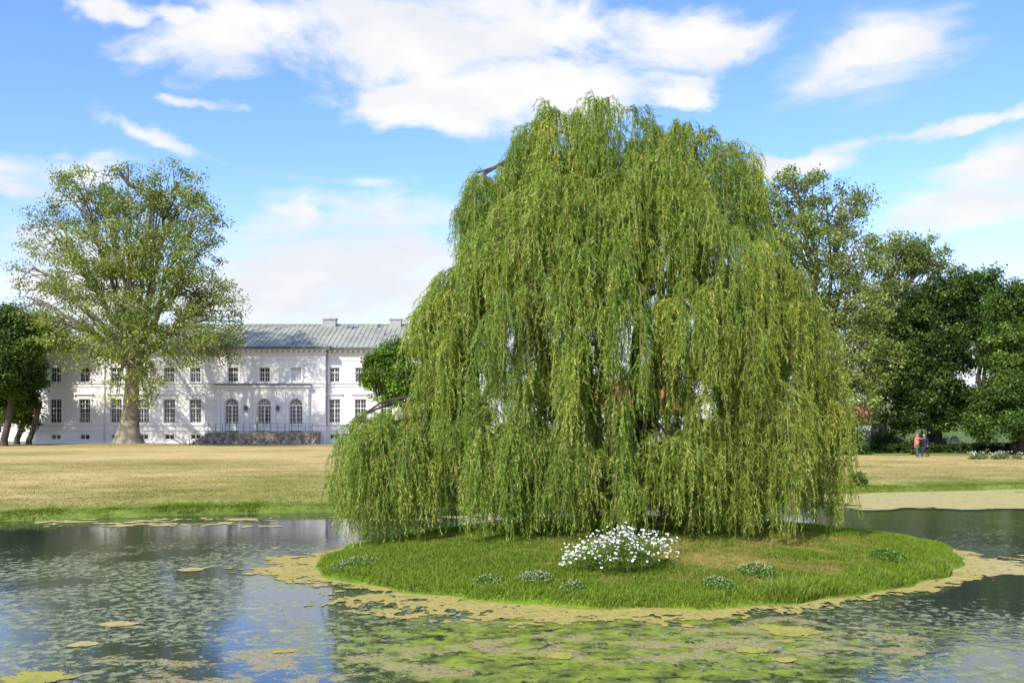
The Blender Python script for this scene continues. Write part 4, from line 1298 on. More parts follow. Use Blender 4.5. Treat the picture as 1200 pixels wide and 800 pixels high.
mb.quad((XRr, YW, .2), (XRr, YW + depthB, .2), (XRr, YW + depthB, Z_E), (XRr, YW, Z_E))
mb.quad((XRr, YW + depthB, .2), (XL, YW + depthB, .2), (XL, YW + depthB, Z_E), (XRr, YW + depthB, Z_E))
mb.build('wall', M['plaster'], palace, rel=False)
# central projection
rx_up = [PX(p, YR) for p in (273, 310, 347)]
dx_ = [PX(p, YR) for p in (272.5, 310.5, 347.5)]
YP = YR - .35     # portico face
zd0 = PZ(505.0, YR); zd1 = PZ(466.5, YR); wd_ = 1.66
zru0, zru1 = PZ(447.3, YR), PZ(430.5, YR)
opr = [(x - wu / 2, x + wu / 2, zru0, zru1) for x in rx_up]
zP0, zP1 = PZ(506, YR), PZ(457, YR)
pxa, pxb = PX(254.5, YR), PX(363, YR)
opr.append((pxa + .1, pxb - .1, zP0, zP1))
mb = wall_with_openings(xa, xb, 0.2, Z_E, YR, opr, .3)
for s, x in ((0, xa), (1, xb)):
    q = [(x, YW, .2), (x, YR, .2), (x, YR, Z_E), (x, YW, Z_E)]
    mb.quad(*(q if s == 0 else q[::-1]))
mb.build('projection_wall', M['plaster'], palace, rel=False)
hh = zru1 - zru0
p_up2 = window_proto(wu, hh, 4, 3, transom=.66); u2 = [False]
place_window(p_up2, u2, rx_up[0], YR, zru0); place_window(p_up2, u2, rx_up[1], YR, zru0)
p_bl = window_proto(wu, hh, 4, 3, transom=.66, glass='blind'); u3 = [False]
place_window(p_bl, u3, rx_up[2], YR, zru0, 'window closed off with a white blind')
# portico wall with three arched openings
mb = MB()
yf = YP; zs_ = zd1 - wd_ / 2     # spring line
edges = [pxa] + [v for x in dx_ for v in (x - wd_ / 2, x + wd_ / 2)] + [pxb]
for i in range(0, len(edges), 2):
    mb.quad((edges[i], yf, zd0 - .1), (edges[i + 1], yf, zd0 - .1), (edges[i + 1], yf, zP1), (edges[i], yf, zP1))
NA = 14
for x in dx_:
    r = wd_ / 2
    for k in range(NA):
        a0 = PI - PI * k / NA; a1 = PI - PI * (k + 1) / NA
        x0, x1 = x + r * math.cos(a0), x + r * math.cos(a1); z0, z1 = zs_ + r * math.sin(a0), zs_ + r * math.sin(a1)
        mb.quad((x0, yf, z0), (x1, yf, z1), (x1, yf, zP1), (x0, yf, zP1))
        mb.quad((x0, yf, z0), (x0, yf + .5, z0), (x1, yf + .5, z1), (x1, yf, z1))
    for sx in (-1, 1):
        mb.quad((x + sx * r, yf, zd0 - .1), (x + sx * r, yf + .5, zd0 - .1), (x + sx * r, yf + .5, zs_), (x + sx * r, yf, zs_))
mb.quad((pxa, YR + .1, zd0 - .1), (pxa, yf, zd0 - .1), (pxa, yf, zP1), (pxa, YR + .1, zP1))
mb.quad((pxb, yf, zd0 - .1), (pxb, YR + .1, zd0 - .1), (pxb, YR + .1, zP1), (pxb, yf, zP1))
mb.build('portico_wall', M['trim'], palace, rel=False)
mb = MB()
mb.box(pxa - .02, pxb + .02, yf - .10, YR - .004, zP1 + .003, zP1 + .36)
mb.box(PX(252.8, YR), PX(365, YR), yf - .38, YR - .005, zP1 + .363, zP1 + .55)
mb.build('entablature', M['trim'], palace, rel=False)
mb = MB(); mb.box(PX(252.3, YR), PX(365.5, YR), yf - .46, YR - .006, zP1 + .553, zP1 + .66); mb.build('portico_roof', M['lead'], palace, rel=False)
for p in (257.3, 285.0, 295.0, 322.3, 333.5, 360.3):
    x = PX(p, YR); mb = MB()
    mb.box(x - .2, x + .2, yf - .12, yf - .003, zd0, zP1 - .02); mb.box(x - .27, x + .27, yf - .17, yf - .004, zP1 - .30, zP1 - .18); mb.box(x - .27, x + .27, yf - .17, yf - .004, zd0 - .05, zd0 + .16)
    mb.build('pilaster', M['white_paint'], palace, rel=False)


def arched_door():
    r = wd_ / 2 - .02; f = MB(); y0, y1 = .2, .28; zs = zs_ - zd0
    f.box(-r, -r + .1, y0, y1, 0, zs); f.box(r - .1, r, y0, y1, 0, zs); f.box(-.07, .07, y0 - .01, y1, 0, zs); f.box(-r + .1, r - .1, y0 + .002, y1, zs - .08, zs + .08)
    f.box(-r + .1, -.07, y0 + .001, y1, 0, .62); f.box(.07, r - .1, y0 + .001, y1, 0, .62)
    for sx in (-1, 1):
        f.box(sx * r * .52 - .022, sx * r * .52 + .022, y0 + .02, y1, .62, zs)
        for k in range(1, 5):
            z = .62 + (zs - .62) * k / 5
            f.box(min(sx * .07, sx * (r - .1)), max(sx * .07, sx * (r - .1)), y0 + .022, y1 + .001, z - .022, z + .022)
    n = 14
    for k in range(n):
        a0, a1 = PI * k / n, PI * (k + 1) / n
        for (ra, rb) in ((r - .09, r), (r * .42 - .05, r * .42)):
            f.quad((rb * math.cos(a0), y0, zs + rb * math.sin(a0)), (ra * math.cos(a0), y0, zs + ra * math.sin(a0)), (ra * math.cos(a1), y0, zs + ra * math.sin(a1)), (rb * math.cos(a1), y0, zs + rb * math.sin(a1)))
    for k in range(1, 5):
        a = PI * k / 5
        f.bar((r * .42 * math.cos(a), y0 + .03, zs + r * .42 * math.sin(a)), (r * math.cos(a), y0 + .03, zs + r * math.sin(a)), .045, .045)
    d = f.build('arched_door', M['white_paint'])
    g = MB(); yb = y1 - .02
    g.quad((-r, yb, .6), (r, yb, .6), (r, yb, zs), (-r, yb, zs)); g.poly([(r * math.cos(PI * k / n), yb, zs + r * math.sin(PI * k / n)) for k in range(n + 1)])
    g.build('pane', M['glass'], d)
    h_ = MB(); h_.box(-.11, -.08, y0 - .06, y0 - .012, 1.0, 1.12); h_.build('handle', M['iron'], d)
    return d


pd = arched_door(); u4 = [False]
for x in dx_: place_window(pd, u4, x, YP, zd0)


# lanterns between the doors
def lantern(x):
    z = PZ(478, YR); y = YP - .16
    m = MB(); m.box(x - .13, x + .13, y - .26, y - .02, z - .22, z + .14)
    o = m.build('wall_lantern', M['glass'], palace, rel=False)
    m = MB()
    for a in (-1, 1):
        for b in (-.265, -.015): m.box(x + a * .14 - .02, x + a * .14 + .02, y + b - .02, y + b + .02, z - .24, z + .16)
    m.box(x - .18, x + .18, y - .31, y + .03, z + .161, z + .20); m.box(x - .1, x + .1, y - .24, y - .04, z + .201, z + .30); m.box(x - .15, x + .15, y - .28, y, z - .27, z - .241)
    m.box(x - .02, x + .02, y - .02, y + .155, z - .42, z - .38); m.tube([(x, y - .14, z - .27), (x, y - .14, z - .42)], [.03, .01], 6)
    m.build('bracket', M['iron'], o, rel=True)
    bpy.data.objects[o.name]
    return o


for p in (290, 327):
    o = lantern(PX(p, YR))
    for c in [k for k in bpy.data.objects if k.parent == o]:
        c.data.transform(Matrix.Translation(-palace.location))

# courses, cornice, plinth
def band(z0, z1, pr, name='string_course'):
    m = MB()
    m.box(XL - pr, xa - pr - .003, YW - pr, YW - .003, z0, z1); m.box(xb + pr + .003, XRr + pr, YW - pr, YW - .003, z0, z1)
    m.box(xa - pr, xb + pr, YR - pr, YR - .003, z0, z1)
    m.box(XL - pr, XL - .003, YW - .002, YW + depthB, z0, z1); m.box(XRr + .003, XRr + pr, YW - .002, YW + depthB, z0, z1)
    return m.build(name, M['trim'], palace, rel=False)


band(PZ(449.5, YW), PZ(447.9, YW), .10); band(PZ(453.2, YW), PZ(452.2, YW), .07)
band(PZ(498.0, YW), PZ(495.8, YW), .14); band(PZ(504.5, YW), PZ(503.4, YW), .10)
m = MB()
m.box(XL - .12, xa - .123, YW - .12, YW - .003, .2, .62); m.box(xb + .123, XRr + .12, YW - .12, YW - .003, .2, .62); m.box(xa - .12, xb + .12, YR - .12, YR - .003, .2, .62)
m.build('plinth', M['trim'], palace, rel=False)
band(PZ(422.5, YW), PZ(421.3, YW), .06, 'frieze')
band(PZ(415.2, YW), PZ(413.8, YW), .18, 'cornice')
cz0, cz1 = PZ(410.6, YW), PZ(408.5, YW)
band(cz0, cz1, .62, 'cornice')
m = MB()
x = XL
while x < XRr:
    yq = YR if xa - .3 < x < xb else YW
    m.box(x, x + .22, yq - .48, yq - .004, cz0 - .30, cz0 - .004); x += .62
m.build('dentils', M['trim'], palace, rel=False)

# roof
ZR = PZ(380.5, YW + 8.5)
ov = .75
ex0, ex1, ey0, ey1 = XL - ov, XRr + ov, YW - ov, YW + depthB + ov
zr0 = Z_E + .10
yr = (ey0 + ey1) / 2; hl = (ey1 - ey0) / 2
m = MB()
A_, B_, C_, D_ = (ex0, ey0, zr0), (ex1, ey0, zr0), (ex1, ey1, zr0), (ex0, ey1, zr0)
E_, F_ = (ex0 + hl, yr, ZR), (ex1 - hl, yr, ZR)
m.quad(A_, B_, F_, E_); m.quad(C_, D_, E_, F_); m.poly([B_, C_, F_]); m.poly([D_, A_, E_])


def zmain(y): return zr0 + (ZR - zr0) * (y - ey0) / (yr - ey0)


x = ex0 + .4
while x < ex1:
    top = min(1.0, (x - ex0) / hl, (ex1 - x) / hl)
    ye = ey0 + (yr - ey0) * top
    if not (xa - 1 < x < xb + 1 and True): m.bar((x, ey0, zr0 + .04), (x, ye, zmain(ye) + .04), .05, .09)
    else:
        dd = min(abs(x - (xa - ov)), abs(xb + ov - x))
        ys = ey0 + min(dd, 7.2)
        if ys < ye: m.bar((x, ys, zmain(ys) + .04), (x, ye, zmain(ye) + .04), .05, .09)
    x += .62
# projection's hipped roof in front
px0, px1, py0 = xa - ov, xb + ov, YR - ov
zt = ZR - .05
ax0, ax1 = PX(318, YR + 8), PX(334, YR + 8)
yb_ = ey0 + (yr - ey0) * (zt - zr0) / (ZR - zr0)
m.quad((px0, py0, zr0 + .02), (px1, py0, zr0 + .02), (ax1, yb_ - .05, zt), (ax0, yb_ - .05, zt))
m.poly([(px1, py0, zr0 + .02), (px1, ey0, zr0 + .02), (ax1, yb_ + .1, zt)]); m.poly([(px1, py0, zr0 + .02), (ax1, yb_ + .1, zt), (ax1, yb_ - .05, zt)])
m.poly([(px0, ey0, zr0 + .02), (px0, py0, zr0 + .02), (ax0, yb_ + .1, zt)]); m.poly([(px0, py0, zr0 + .02), (ax0, yb_ - .05, zt), (ax0, yb_ + .1, zt)])
x = px0 + .3
while x < px1:
    if x < ax0: tp = (x - px0) / (ax0 - px0)
    elif x > ax1: tp = (px1 - x) / (px1 - ax1)
    else: tp = 1
    ye = py0 + (yb_ - py0) * tp; ze = zr0 + .02 + (zt - zr0 - .02) * tp
    m.bar((x, py0, zr0 + .06), (x, ye, ze + .04), .05, .09); x += .62
m.bar((px1, py0, zr0 + .08), (ax1, yb_, zt + .06), .16, .12); m.bar((px0, py0, zr0 + .08), (ax0, yb_, zt + .06), .16, .12)
m.bar((ex0 + hl, yr, ZR + .05), (ex1 - hl, yr, ZR + .05), .2, .12)
roof = m.build('roof', M['verdigris'], palace, rel=False)
M['chimney'] = simple('chimney_render', (.45, .44, .42), (.33, .32, .31), .9, 2)
# gutter
m = MB()
m.box(ex0, px0 - .003, ey0 - .10, ey0 + .12, zr0 - .24, zr0 - .003); m.box(px1 + .003, ex1, ey0 - .10, ey0 + .12, zr0 - .24, zr0 - .003); m.box(px0, px1, py0 - .10, py0 + .12, zr0 - .24, zr0 + .01)
m.box(px1 - .1, px1 + .0, py0 + .123, ey0 - .103, zr0 - .24, zr0 - .005); m.box(px0, px0 + .1, py0 + .123, ey0 - .103, zr0 - .24, zr0 - .005)
m.build('gutter', M['lead'], palace, rel=False)
for (pa, pb, pt, pbm, ydep) in ((378.3, 393, 372.5, 384, YW + 7.5), (457, 470, 372.8, 384, YW + 7.5), (200, 214, 372.5, 384, YW + 7.5)):
    m = MB(); xa_, xb_ = PX(pa, ydep), PX(pb, ydep); zt_, zb_ = PZ(pt, ydep), PZ(pbm, ydep) - .8
    m.box(xa_, xb_, ydep, ydep + 1.1, zb_, zt_ - .2); m.box(xa_ - .1, xb_ + .1, ydep - .1, ydep + 1.2, zt_ - .197, zt_)
    ch = m.build('chimney', M['chimney'], roof, rel=True); ch.data.transform(Matrix.Translation(-palace.location))
# downpipes
m = MB(); x = PX(381.6, YW - .2)
m.tube([(x + .1, YW - .14, zr0 - .3), (x + .1, YW - .14, 2.6)], [.075, .075], 8); m.build('downpipe', M['pipe_green'], palace, rel=False)['label'] = 'dark green downpipe beside the central projection'
for px_ in (122.5, 498.5):
    m = MB(); x = PX(px_, YW); m.tube([(x, YW - .14, Z_E - .2), (x, YW - .14, .6)], [.06, .06], 8); m.build('downpipe', M['trim'], palace, rel=False)

# ================================================================== TERRACE
TY = YR - 4.2
tz = PZ(506.2, TY)
tx0, tx1 = PX(243, TY), PX(367, TY)
ter = empty('stone_terrace', 'brown stone terrace with thin iron railing in front of the arched doors', 'terrace', ((tx0 + tx1) / 2, TY, GZ0))
m = MB()
R_ = random.Random(4)
z = .25
rows = 4; rh = (tz - .12 - z) / rows
m.box(tx0 + .03, tx1 - .03, TY + .03, YR - .13, .2, tz - .13)
for r in range(rows):
    x = tx0
    while x < tx1 - .01:
        wdt = R_.uniform(.35, .9); xe = min(tx1, x + wdt)
        m.box(x + .012, xe - .012, TY - R_.uniform(0, .04), TY + .029, z + r * rh + .012, z + (r + 1) * rh - .012); x = xe
m.build('retaining_wall', M['stone'], ter, rel=False)
m = MB(); m.box(tx0 - .06, tx1 + .06, TY - .08, YR - .125, tz - .118, tz); m.build('paving', simple('terrace_slab', (.34, .30, .25), (.24, .21, .18), .9, 2), ter, rel=False)
m = MB()
for k in range(6):
    h_ = (tz - .4) * (6 - k) / 7; m.box(tx0 - .06 - .33 * (k + 1), tx0 - .064 - .33 * k, TY + .1, TY + 3.0, .25, .4 + h_)
m.build('steps', M['stone'], ter, rel=False)
m = MB()
rx0 = tx0 + .1; rx1 = tx1 - .1; n_ = 15
for k in range(n_ + 1):
    x = rx0 + (rx1 - rx0) * k / n_; m.box(x - .02, x + .02, TY + .08, TY + .12, tz, tz + .95)
for hz_ in (.95, .5, .12): m.box(rx0 - .03, rx1 + .03, TY + .085, TY + .115, tz + hz_, tz + hz_ + .035)
m.bar((tx0 - 2.1, TY + .2, 1.35), (rx0, TY + .2, tz + .95), .035, .035); m.box(tx0 - 2.12, tx0 - 2.08, TY + .18, TY + .22, .4, 1.37)
for s in (rx0, rx1):
    m.box(s - .018, s + .018, TY + .12, YR - .8, tz + .951, tz + .984)
m.build('railing', M['iron'], ter, rel=False)

# closed parasol on the terrace
pxx, pyy = PX(301, TY + 2), TY + 2
pa_ = empty('closed_parasol', 'closed cream parasol standing on the terrace between two arched doors', 'parasol', (pxx, pyy, tz))
MB().tube([(0, 0, 0), (0, 0, 2.75)], [.03, .03], 8).build('pole', M['wood'], pa_)
m = MB(); m.tube([(0, 0, .8), (0, 0, 1.0), (0, 0, 1.6), (0, 0, 2.2), (0, 0, 2.65)], [.10, .17, .15, .09, .03], 14, wob=.14); m.build('canopy', M['canvas'], pa_)
m = MB(); m.tube([(0, 0, 0), (0, 0, .1)], [.3, .26], 14); m.build('base', M['iron'], pa_)


M['chair_paint'] = simple('chair_paint', (.55, .55, .53), (.42, .42, .40), .6, 4)
# bistro furniture
def bistro_table(label):
    t = empty('bistro_table', label, 'table', group='folding bistro tables before the terrace')
    m = MB(); m.tube([(0, 0, .71), (0, 0, .735)], [.36, .36], 20); m.build('tabletop', M['chair_paint'], t)
    for s in (-1, 1):
        m = MB()
        m.bar((-.3, s * .2, 0), (.28, s * .2, .71), .03, .03); m.bar((.3, s * .17, 0), (-.28, s * .17, .71), .03, .03)
        m.build('leg', M['chair_paint'], t)
    m = MB(); m.bar((-.3, -.2, .02), (-.3, .2, .02), .025, .025); m.bar((.3, -.17, .02), (.3, .17, .02), .025, .025); m.build('stretcher', M['chair_paint'], t)
    return t


def bistro_chair(label):
    t = empty('bistro_chair', label, 'chair', group='folding bistro chairs before the terrace')
    m = MB()
    for k in range(5): m.box(-.2 + k * .085, -.13 + k * .085, -.2, .2, .44, .46)
    m.build('seat', M['chair_paint'], t)
    for s in (-1, 1):
        m = MB(); m.bar((.24, s * .21, 0), (-.26, s * .21, .88), .03, .03); m.bar((-.26, s * .185, 0), (.2, s * .185, .44), .03, .03); m.build('leg', M['chair_paint'], t)
    m = MB()
    for k in range(3): m.bar((-.15 - .055 * k, -.21, .62 + k * .11), (-.15 - .055 * k, .21, .62 + k * .11), .02, .07)
    m.build('backrest', M['chair_paint'], t)
    return t


tp = bistro_table('x'); cp_ = bistro_chair('x'); ut = [0, 0]


def put(proto, i, x, y, rz, label):
    o = proto if ut[i] == 0 else copy_tree(proto)
    ut[i] += 1; o.location = (x, y, float(ground_z(x, y)) + .03); o.rotation_euler.z = rz; o['label'] = label


names = ['leftmost set before the terrace', 'second set along the terrace', 'third set along the terrace', 'rightmost set before the terrace']
for k, px_ in enumerate((256, 292, 325, 359)):
    x = PX(px_, 104.6); y = 104.6
    put(tp, 0, x, y, .1 * k, 'white folding table of the ' + names[k])
    put(cp_, 1, x - .85, y + .05, .15, 'white folding chair left of the table, ' + names[k])
    put(cp_, 1, x + .85, y - .1, PI + .1, 'white folding chair right of the table, ' + names[k])
x = PX(227, 104.4); y = 104.4
put(tp, 0, x, y, 0.2, 'white folding table left of the terrace steps')
put(cp_, 1, x - 1.0, y, .0, 'white folding chair farthest left, beyond the terrace steps')
put(cp_, 1, x + .95, y, PI, 'white folding chair at the foot of the terrace steps')


# ================================================================== OTHER BUILDINGS
def house(name, label, x0, x1, y, d, ze, zr, roofm, nwin):
    h = empty(name, label, 'house', ((x0 + x1) / 2, y, .4))
    ops = []; n = nwin
    for k in range(n):
        cx = x0 + (x1 - x0) * (k + .5) / n
        for (a, b) in ((1.5, 2.9), (4.3, 5.5)):
            if b < ze - .4: ops.append((cx - .5, cx + .5, a, b))
    mb = wall_with_openings(x0, x1, .2, ze, y, ops, .25)
    mb.quad((x0, y + d, .2), (x0, y, .2), (x0, y, ze), (x0, y + d, ze)); mb.quad((x1, y, .2), (x1, y + d, .2), (x1, y + d, ze), (x1, y, ze)); mb.quad((x1, y + d, .2), (x0, y + d, .2), (x0, y + d, ze), (x1, y + d, ze))
    mb.poly([(x0, y, ze), (x0, y + d / 2, zr - .1), (x0, y + d, ze)][::-1]); mb.poly([(x1, y, ze), (x1, y + d / 2, zr - .1), (x1, y + d, ze)])
    mb.build('wall', M['trim'], h, rel=False)
    m = MB(); o = .5
    sl = (zr - ze) / (d / 2)
    m.quad((x0 - o, y - o, ze - o * sl), (x1 + o, y - o, ze - o * sl), (x1 + o, y + d / 2, zr), (x0 - o, y + d / 2, zr))
    m.quad((x1 + o, y + d + o, ze - o * sl), (x0 - o, y + d + o, ze - o * sl), (x0 - o, y + d / 2, zr), (x1 + o, y + d / 2, zr))
    m.build('roof', roofm, h, rel=False)
    for (a, b, c, e) in ops:
        f = MB(); f.box(a, a + .07, y + .1, y + .18, c, e); f.box(b - .07, b, y + .1, y + .18, c, e); f.box(a + .07, b - .07, y + .1, y + .18, c, c + .07); f.box(a + .07, b - .07, y + .1, y + .18, e - .07, e); f.box((a + b) / 2 - .03, (a + b) / 2 + .03, y + .11, y + .17, c + .07, e - .07)
        w_ = f.build('window', M['white_paint'], h, rel=False)
        g = MB(); g.quad((a, y + .16, c), (b, y + .16, c), (b, y + .16, e), (a, y + .16, e)); g.build('pane', M['glass'], w_, rel=False)
    return h


house('house', 'white house with bright red tiled roof glimpsed through the willow', PX(700, 120), PX(800, 120), 120, 10, PZ(478, 120), PZ(443, 125), M['red_tile'], 5)
house('house', 'white house with red roof behind the shrubs right of the willow', PX(955, 118), PX(1032, 118), 118, 9, PZ(492, 118), PZ(473, 122), M['red_tile'], 4)
house('house', 'white outbuilding with reddish roof left of the palace behind dark trunks', PX(-70, 125), PX(38, 125), 125, 8, PZ(484, 125), PZ(462, 129), M['red_tile'], 4)

# stone monument at the edge of the trees (pale slab)
Ym = 79.5
mon = empty('standing_stone', 'pale grey standing stone in the shade at the edge of the dark trees', 'stone', (PX(1119, Ym), Ym, .4))
m = MB(); m.tube([(0, 0, -.1), (0, 0, .05), (.02, 0, .5), (-.03, 0, 1.0), (-.10, 0, 1.3), (-.12, 0, 1.38)], [.5, .48, .45, .38, .25, .08], 9, wob=.10); m.build('slab', simple('stone_grey', (.50, .46, .43), (.36, .33, .31), .9, 3, .5, 8), mon)
m = MB(); m.box(-.6, .6, -.5, .5, -.1, .12); m.build('plinth', M['stone'], mon)

# bench
be = empty('park_bench', 'small wooden bench on the lawn just right of the willow', 'bench', (PX(987, 68), 68, .4), .1)
m = MB()
for k in range(3): m.box(-.65, .65, -.2 + k * .14, -.08 + k * .14, .43, .46)
m.build('seat', M['wood'], be)
m = MB()
for k in range(2): m.box(-.65, .65, .24, .265, .58 + k * .16, .70 + k * .16)
m.build('backrest', M['wood'], be)
for s in (-.55, .55):
    m = MB(); m.box(s - .03, s + .03, -.18, -.12, 0, .428); m.box(s - .03, s + .03, .2, .238, 0, .88); m.box(s - .03, s + .03, -.119, .199, .38, .427); m.build('leg', M['iron'], be)


# ================================================================== PEOPLE
def skin_body(name, parts, mat, parent, vox=0.016, smooth=4):
    m = MB()
    for (p0, p1, r0, r1) in parts:
        p0 = Vector(p0); p1 = Vector(p1)
        m.tube([p0, p0.lerp(p1, .5), p1], [r0, (r0 + r1) / 2, r1], 10); m.ball(p0, r0); m.ball(p1, r1)
    o = m.build(name, mat, parent)
    md = o.modifiers.new('remesh', 'REMESH'); md.mode = 'VOXEL'; md.voxel_size = vox; md.use_smooth_shade = True
    ms = o.modifiers.new('smooth', 'SMOOTH'); ms.iterations = smooth; ms.factor = .5
    return o


M['skin'] = simple('skin', (.50, .30, .21), (.44, .26, .18), .6, 8)


def person(label, x, y, rz, top, trousers, hair, pose, long_top):
    """facing +x locally"""
    t = empty('person', label, 'person', (x, y, float(ground_z(x, y))), rz)
    hip = Vector((0, 0, .88)); ch = Vector((.02, 0, 1.30)); nk = Vector((.03, 0, 1.44)); hd = Vector((.05, 0, 1.57))
    B = [(hip, ch, .125, .14), (ch, nk, .11, .055), (nk, hd, .05, .06), (hd, hd + Vector((.01, 0, .05)), .085, .09), (hd + Vector((.03, 0, -.05)), hd + Vector((.04, 0, 0)), .06, .07),
         (hd + Vector((.09, 0, 0)), hd + Vector((.115, 0, -.02)), .012, .018), (hd + Vector((.0, .085, -.0)), hd + Vector((0, .09, .03)), .02, .02), (hd + Vector((.0, -.085, -.0)), hd + Vector((0, -.09, .03)), .02, .02)]
    TR = []; SH = []
    for s, (kx, fx, fz) in zip((1, -1), pose['legs']):
        h = hip + Vector((0, s * .09, -.02)); kn = Vector((kx, s * .09, .48)); an = Vector((fx, s * .09, .09 + fz)); toe = an + Vector((.16, 0, -.05))
        B += [(h, kn, .085, .06), (kn, an, .055, .038), (an, toe, .04, .03)]
        TR += [(h, kn, .105, .078), (kn, an, .078, .06)]; SH += [(an + Vector((-.03, 0, -.04)), toe, .05, .04)]
    TP = [(hip + Vector((0, 0, (-.12 if long_top else .03))), ch, .155, .165), (ch + Vector((0, .12, .05)), ch + Vector((0, -.12, .05)), .085, .085)]
    B += [(ch + Vector((0, .14, .06)), ch + Vector((0, -.14, .06)), .06, .06)]
    for s, (el, wr) in zip((1, -1), pose['arms']):
        sh_ = ch + Vector((0, s * .18, .06)); el = Vector(el); wr = Vector(wr)
        B += [(sh_, el, .05, .04), (el, wr, .038, .026)]
        TP += [(sh_, el, .068, .056)]
        if not pose['short']: TP += [(el, wr, .052, .042)]
        dr = (wr - el).normalized(); sd = dr.cross(Vector((0, 1, 0)))
        if sd.length < .1: sd = dr.cross(Vector((1, 0, 0)))
        sd.normalize()
        pm = wr + dr * .075
        B += [(wr, pm, .026, .034)]
        for k, ln in enumerate((.06, .075, .07, .05)):
            o_ = sd * (-.027 + k * .018); b0 = pm + o_; b1 = b0 + dr * ln * .55; b2 = b1 + dr * ln * .4 + Vector((0, -s * .015, 0))
            B += [(b0, b1, .0095, .009), (b1, b2, .009, .0075)]
        B += [(wr + dr * .03 - sd * .02, wr + dr * .07 - sd * .055, .011, .009)]
    skin_body('body', B, M['skin'], t, .009)
    skin_body('top', TP, top, t, .018); skin_body('trousers', TR, trousers, t, .018)
    skin_body('shoes', SH, M['wood'] if pose['short'] else M['iron'], t, .016, 2)
    skin_body('hair', [(hd + Vector((-.03, 0, .06)), hd + Vector((.0, 0, .09)), .095, .09), (hd + Vector((-.05, 0, .04)), hd + Vector((-.07, 0, -.06)), .08, .05)], hair, t, .014)
    return t


Yp = 68.5
c_pink = simple('cloth_coral', (.62, .24, .16), (.52, .18, .12), .9, 6); c_jean = simple('cloth_denim', (.06, .11, .20), (.04, .08, .15), .9, 6)
c_navy = simple('cloth_navy', (.025, .025, .08), (.018, .018, .05), .9, 6); c_hair = simple('hair_brown', (.08, .045, .025), (.05, .03, .02), .7, 10)
c_gr = simple('hair_grey', (.25, .2, .17), (.18, .15, .12), .7, 10)
person('walker in a long coral top and jeans holding an arm out forwards', PX(1074, Yp), Yp, -.15, c_pink, c_jean, c_gr,
       dict(legs=[(.06, .02, 0), (.0, .10, 0)], arms=[((.02, .20, 1.10), (.10, .2, .88)), ((.26, -.14, 1.34), (.50, -.08, 1.37))], short=True), True)
person('walker in dark navy clothes striding beside the one in coral', PX(1086, Yp), Yp + .3, PI + .15, c_navy, c_navy, c_hair,
       dict(legs=[(.16, .30, 0), (-.06, -.34, .05)], arms=[((-.12, .22, 1.12), (-.08, .22, .88)), ((.12, -.2, 1.14), (.3, -.16, 1.10))], short=False), False)

# ================================================================== SKY / LIGHT / CAMERA
SUN_DIR = Vector((-.46, -.80, .80)).normalized()   # towards the sun
el = math.asin(SUN_DIR.z); rot = math.atan2(SUN_DIR.x, SUN_DIR.y)
wd = bpy.data.worlds.new('World'); SC.world = wd; wd.use_nodes = True
t = NT(wd.node_tree); bg = wd.node_tree.nodes['Background']
sky = t.node('ShaderNodeTexSky', sky_type='NISHITA'); sky.sun_disc = False; sky.sun_elevation = el; sky.sun_rotation = rot
sky.altitude = 100; sky.air_density = 1.0; sky.dust_density = 0.7; sky.ozone_density = 3.0
v = t.vmath('NORMALIZE', t.node('ShaderNodeTexCoord').outputs['Generated'])
sp = t.node('ShaderNodeSeparateXYZ'); t.l.new(v, sp.inputs[0])
az = t.math('ARCTAN2', sp.outputs[0], sp.outputs[1]); elv = t.math('ARCSINE', sp.outputs[2])
cmb = t.node('ShaderNodeCombineXYZ'); t.l.new(az, cmb.inputs[0]); t.l.new(elv, cmb.inputs[1])
ang = cmb.outputs[0]
warp = t.noise(t.mapping(v, (1, 1, 1.6)), 5.0, 5, 0.6, out='Color')
wv = t.vmath('MULTIPLY', t.vmath('SUBTRACT', warp, (.5, .5, .5)), (.26, .11, 0))
ang = t.vmath('ADD', ang, wv)
# cloud plane coordinates
den = t.math('ADD', t.math('MAXIMUM', sp.outputs[2], 0.0), 0.12)
cu = t.math('DIVIDE', sp.outputs[0], den); cv = t.math('DIVIDE', sp.outputs[1], den)
cc = t.node('ShaderNodeCombineXYZ'); t.l.new(cu, cc.inputs[0]); t.l.new(cv, cc.inputs[1])


def sblob(px, py, rx, ry, rot_=0.0):
    X = (px - 600) / F; Z = (495 - py) / F
    a0 = math.atan2(X, 1); e0 = math.atan2(Z, math.hypot(X, 1))
    k = 1 / math.hypot(X, 1) ** 1.5
    q = t.vmath('SUBTRACT', ang, (a0, e0, 0))
    q = t.mapping(q, (1, 1, 1), rot=(0, 0, rot_))
    q = t.vmath('MULTIPLY', q, (F / rx / k, F / ry / k, 0))
    return t.ss(t.vmath('LENGTH', q), 1.25, 0.1)


def mxm(lst):
    r = lst[0]
    for q in lst[1:]: r = t.math('MAXIMUM', r, q)
    return r


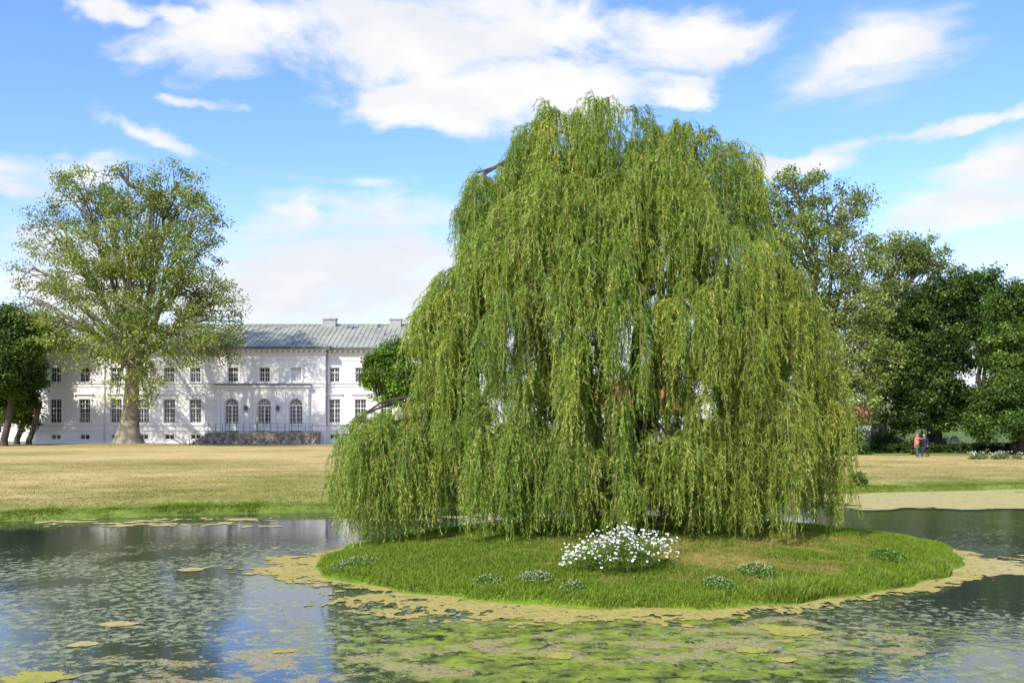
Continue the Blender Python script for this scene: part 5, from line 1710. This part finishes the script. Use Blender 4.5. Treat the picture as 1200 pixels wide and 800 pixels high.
n_big = t.noise(t.mapping(v, (1, 1, 2.0)), 6.5, 10, 0.60, 0.45)
n_str = t.noise(t.mapping(v, (1.0, 1, 4.5), rot=(0, .25, 0)), 4.0, 8, 0.6, 0.8)
cum = mxm([sblob(600, 115, 260, 62, -.1), sblob(420, 55, 250, 80), sblob(270, 45, 130, 75), sblob(640, 40, 290, 70), sblob(830, 25, 130, 45), sblob(480, 135, 140, 38),
           sblob(20, 195, 150, 44), sblob(180, 20, 60, 20), sblob(110, 20, 70, 20), sblob(230, 112, 30, 12), sblob(800, 100, 70, 26), t.math('MULTIPLY', sblob(1060, 65, 150, 46), .58), sblob(790, 112, 40, 14)])
dc = t.ss(t.math('ADD', t.math('MULTIPLY', t.math('SUBTRACT', n_big, .5), 3.0), t.math('MULTIPLY', cum, 0.95)), 0.22, 0.95)
dc = t.math('MULTIPLY', dc, t.ss(cum, 0.0, 0.25))
wis = mxm([sblob(420, 320, 230, 95, .25), sblob(470, 290, 150, 75, .2), sblob(330, 340, 200, 70), sblob(480, 350, 150, 60), sblob(1130, 245, 160, 40, -.2), sblob(340, 258, 90, 20), sblob(1140, 225, 150, 60, -.35), t.math('MULTIPLY', sblob(1040, 70, 150, 75), .5), sblob(180, 165, 70, 26, .4), sblob(950, 190, 80, 24), sblob(60, 310, 160, 80), sblob(1120, 150, 120, 14, -.1)])
dw = t.ss(t.math('ADD', t.math('MULTIPLY', t.math('SUBTRACT', n_str, .5), 2.3), t.math('MULTIPLY', wis, 0.95)), 0.10, 0.95)
dw = t.math('MULTIPLY', dw, t.ss(wis, 0.0, 0.4))
low = t.ss(elv, math.radians(15), math.radians(3))
dl = t.math('MULTIPLY', low, t.ss(t.noise(t.mapping(v, (1, 1, 5)), 3.0, 6, .55), 0.3, 0.65, 0.45, 0.95))
# generic clouds for the rest of the sky
back = t.ss(sp.outputs[1], 0.45, 0.1)
db = t.math('MULTIPLY', t.ss(t.noise(cc.outputs[0], 0.8, 8, .6), .48, .68), back)
dens = t.math('MAXIMUM', t.math('MAXIMUM', dc, t.math('MULTIPLY', dw, 1.0)), t.math('MAXIMUM', dl, db))
shade = t.ss(t.noise(t.mapping(v, (1, 1, 2.4), loc=(.0, 0, .03)), 7.0, 6, .55), 0.35, 0.7)
ccol = t.mix(shade, (5.6, 5.85, 6.25), (6.9, 6.85, 6.8))
skyc = t.mix(1.0, sky.outputs[0], (1.56, 1.50, 1.76), 'MULTIPLY')
grad = t.node('ShaderNodeHueSaturation'); grad.inputs['Saturation'].default_value = 1.12; grad.inputs['Value'].default_value = 1.15
t.l.new(skyc, grad.inputs['Color'])
fin = t.mix(dens, grad.outputs[0], ccol)
t.l.new(fin, bg.inputs['Color']); bg.inputs['Strength'].default_value = 0.15

sd = bpy.data.lights.new('sun', 'SUN'); sd.energy = 5.0; sd.angle = math.radians(0.6); sd.color = (1.0, 0.95, 0.87)
so = bpy.data.objects.new('sun', sd); COL.objects.link(so); so.rotation_euler = SUN_DIR.to_track_quat('Z', 'Y').to_euler(); so.location = (0, 0, 50)

cam = bpy.data.cameras.new('camera'); co = bpy.data.objects.new('camera', cam); COL.objects.link(co)
co.location = (0, 0, EYE); co.rotation_euler = (math.radians(90), 0, 0)
cam.sensor_width = 36; cam.lens = 33.0; cam.shift_y = 95 / 1200; cam.clip_end = 6000; cam.clip_start = .1
SC.camera = co
SC.view_settings.view_transform = 'Standard'; SC.view_settings.look = 'None'; SC.view_settings.exposure = 0; SC.view_settings.gamma = 1
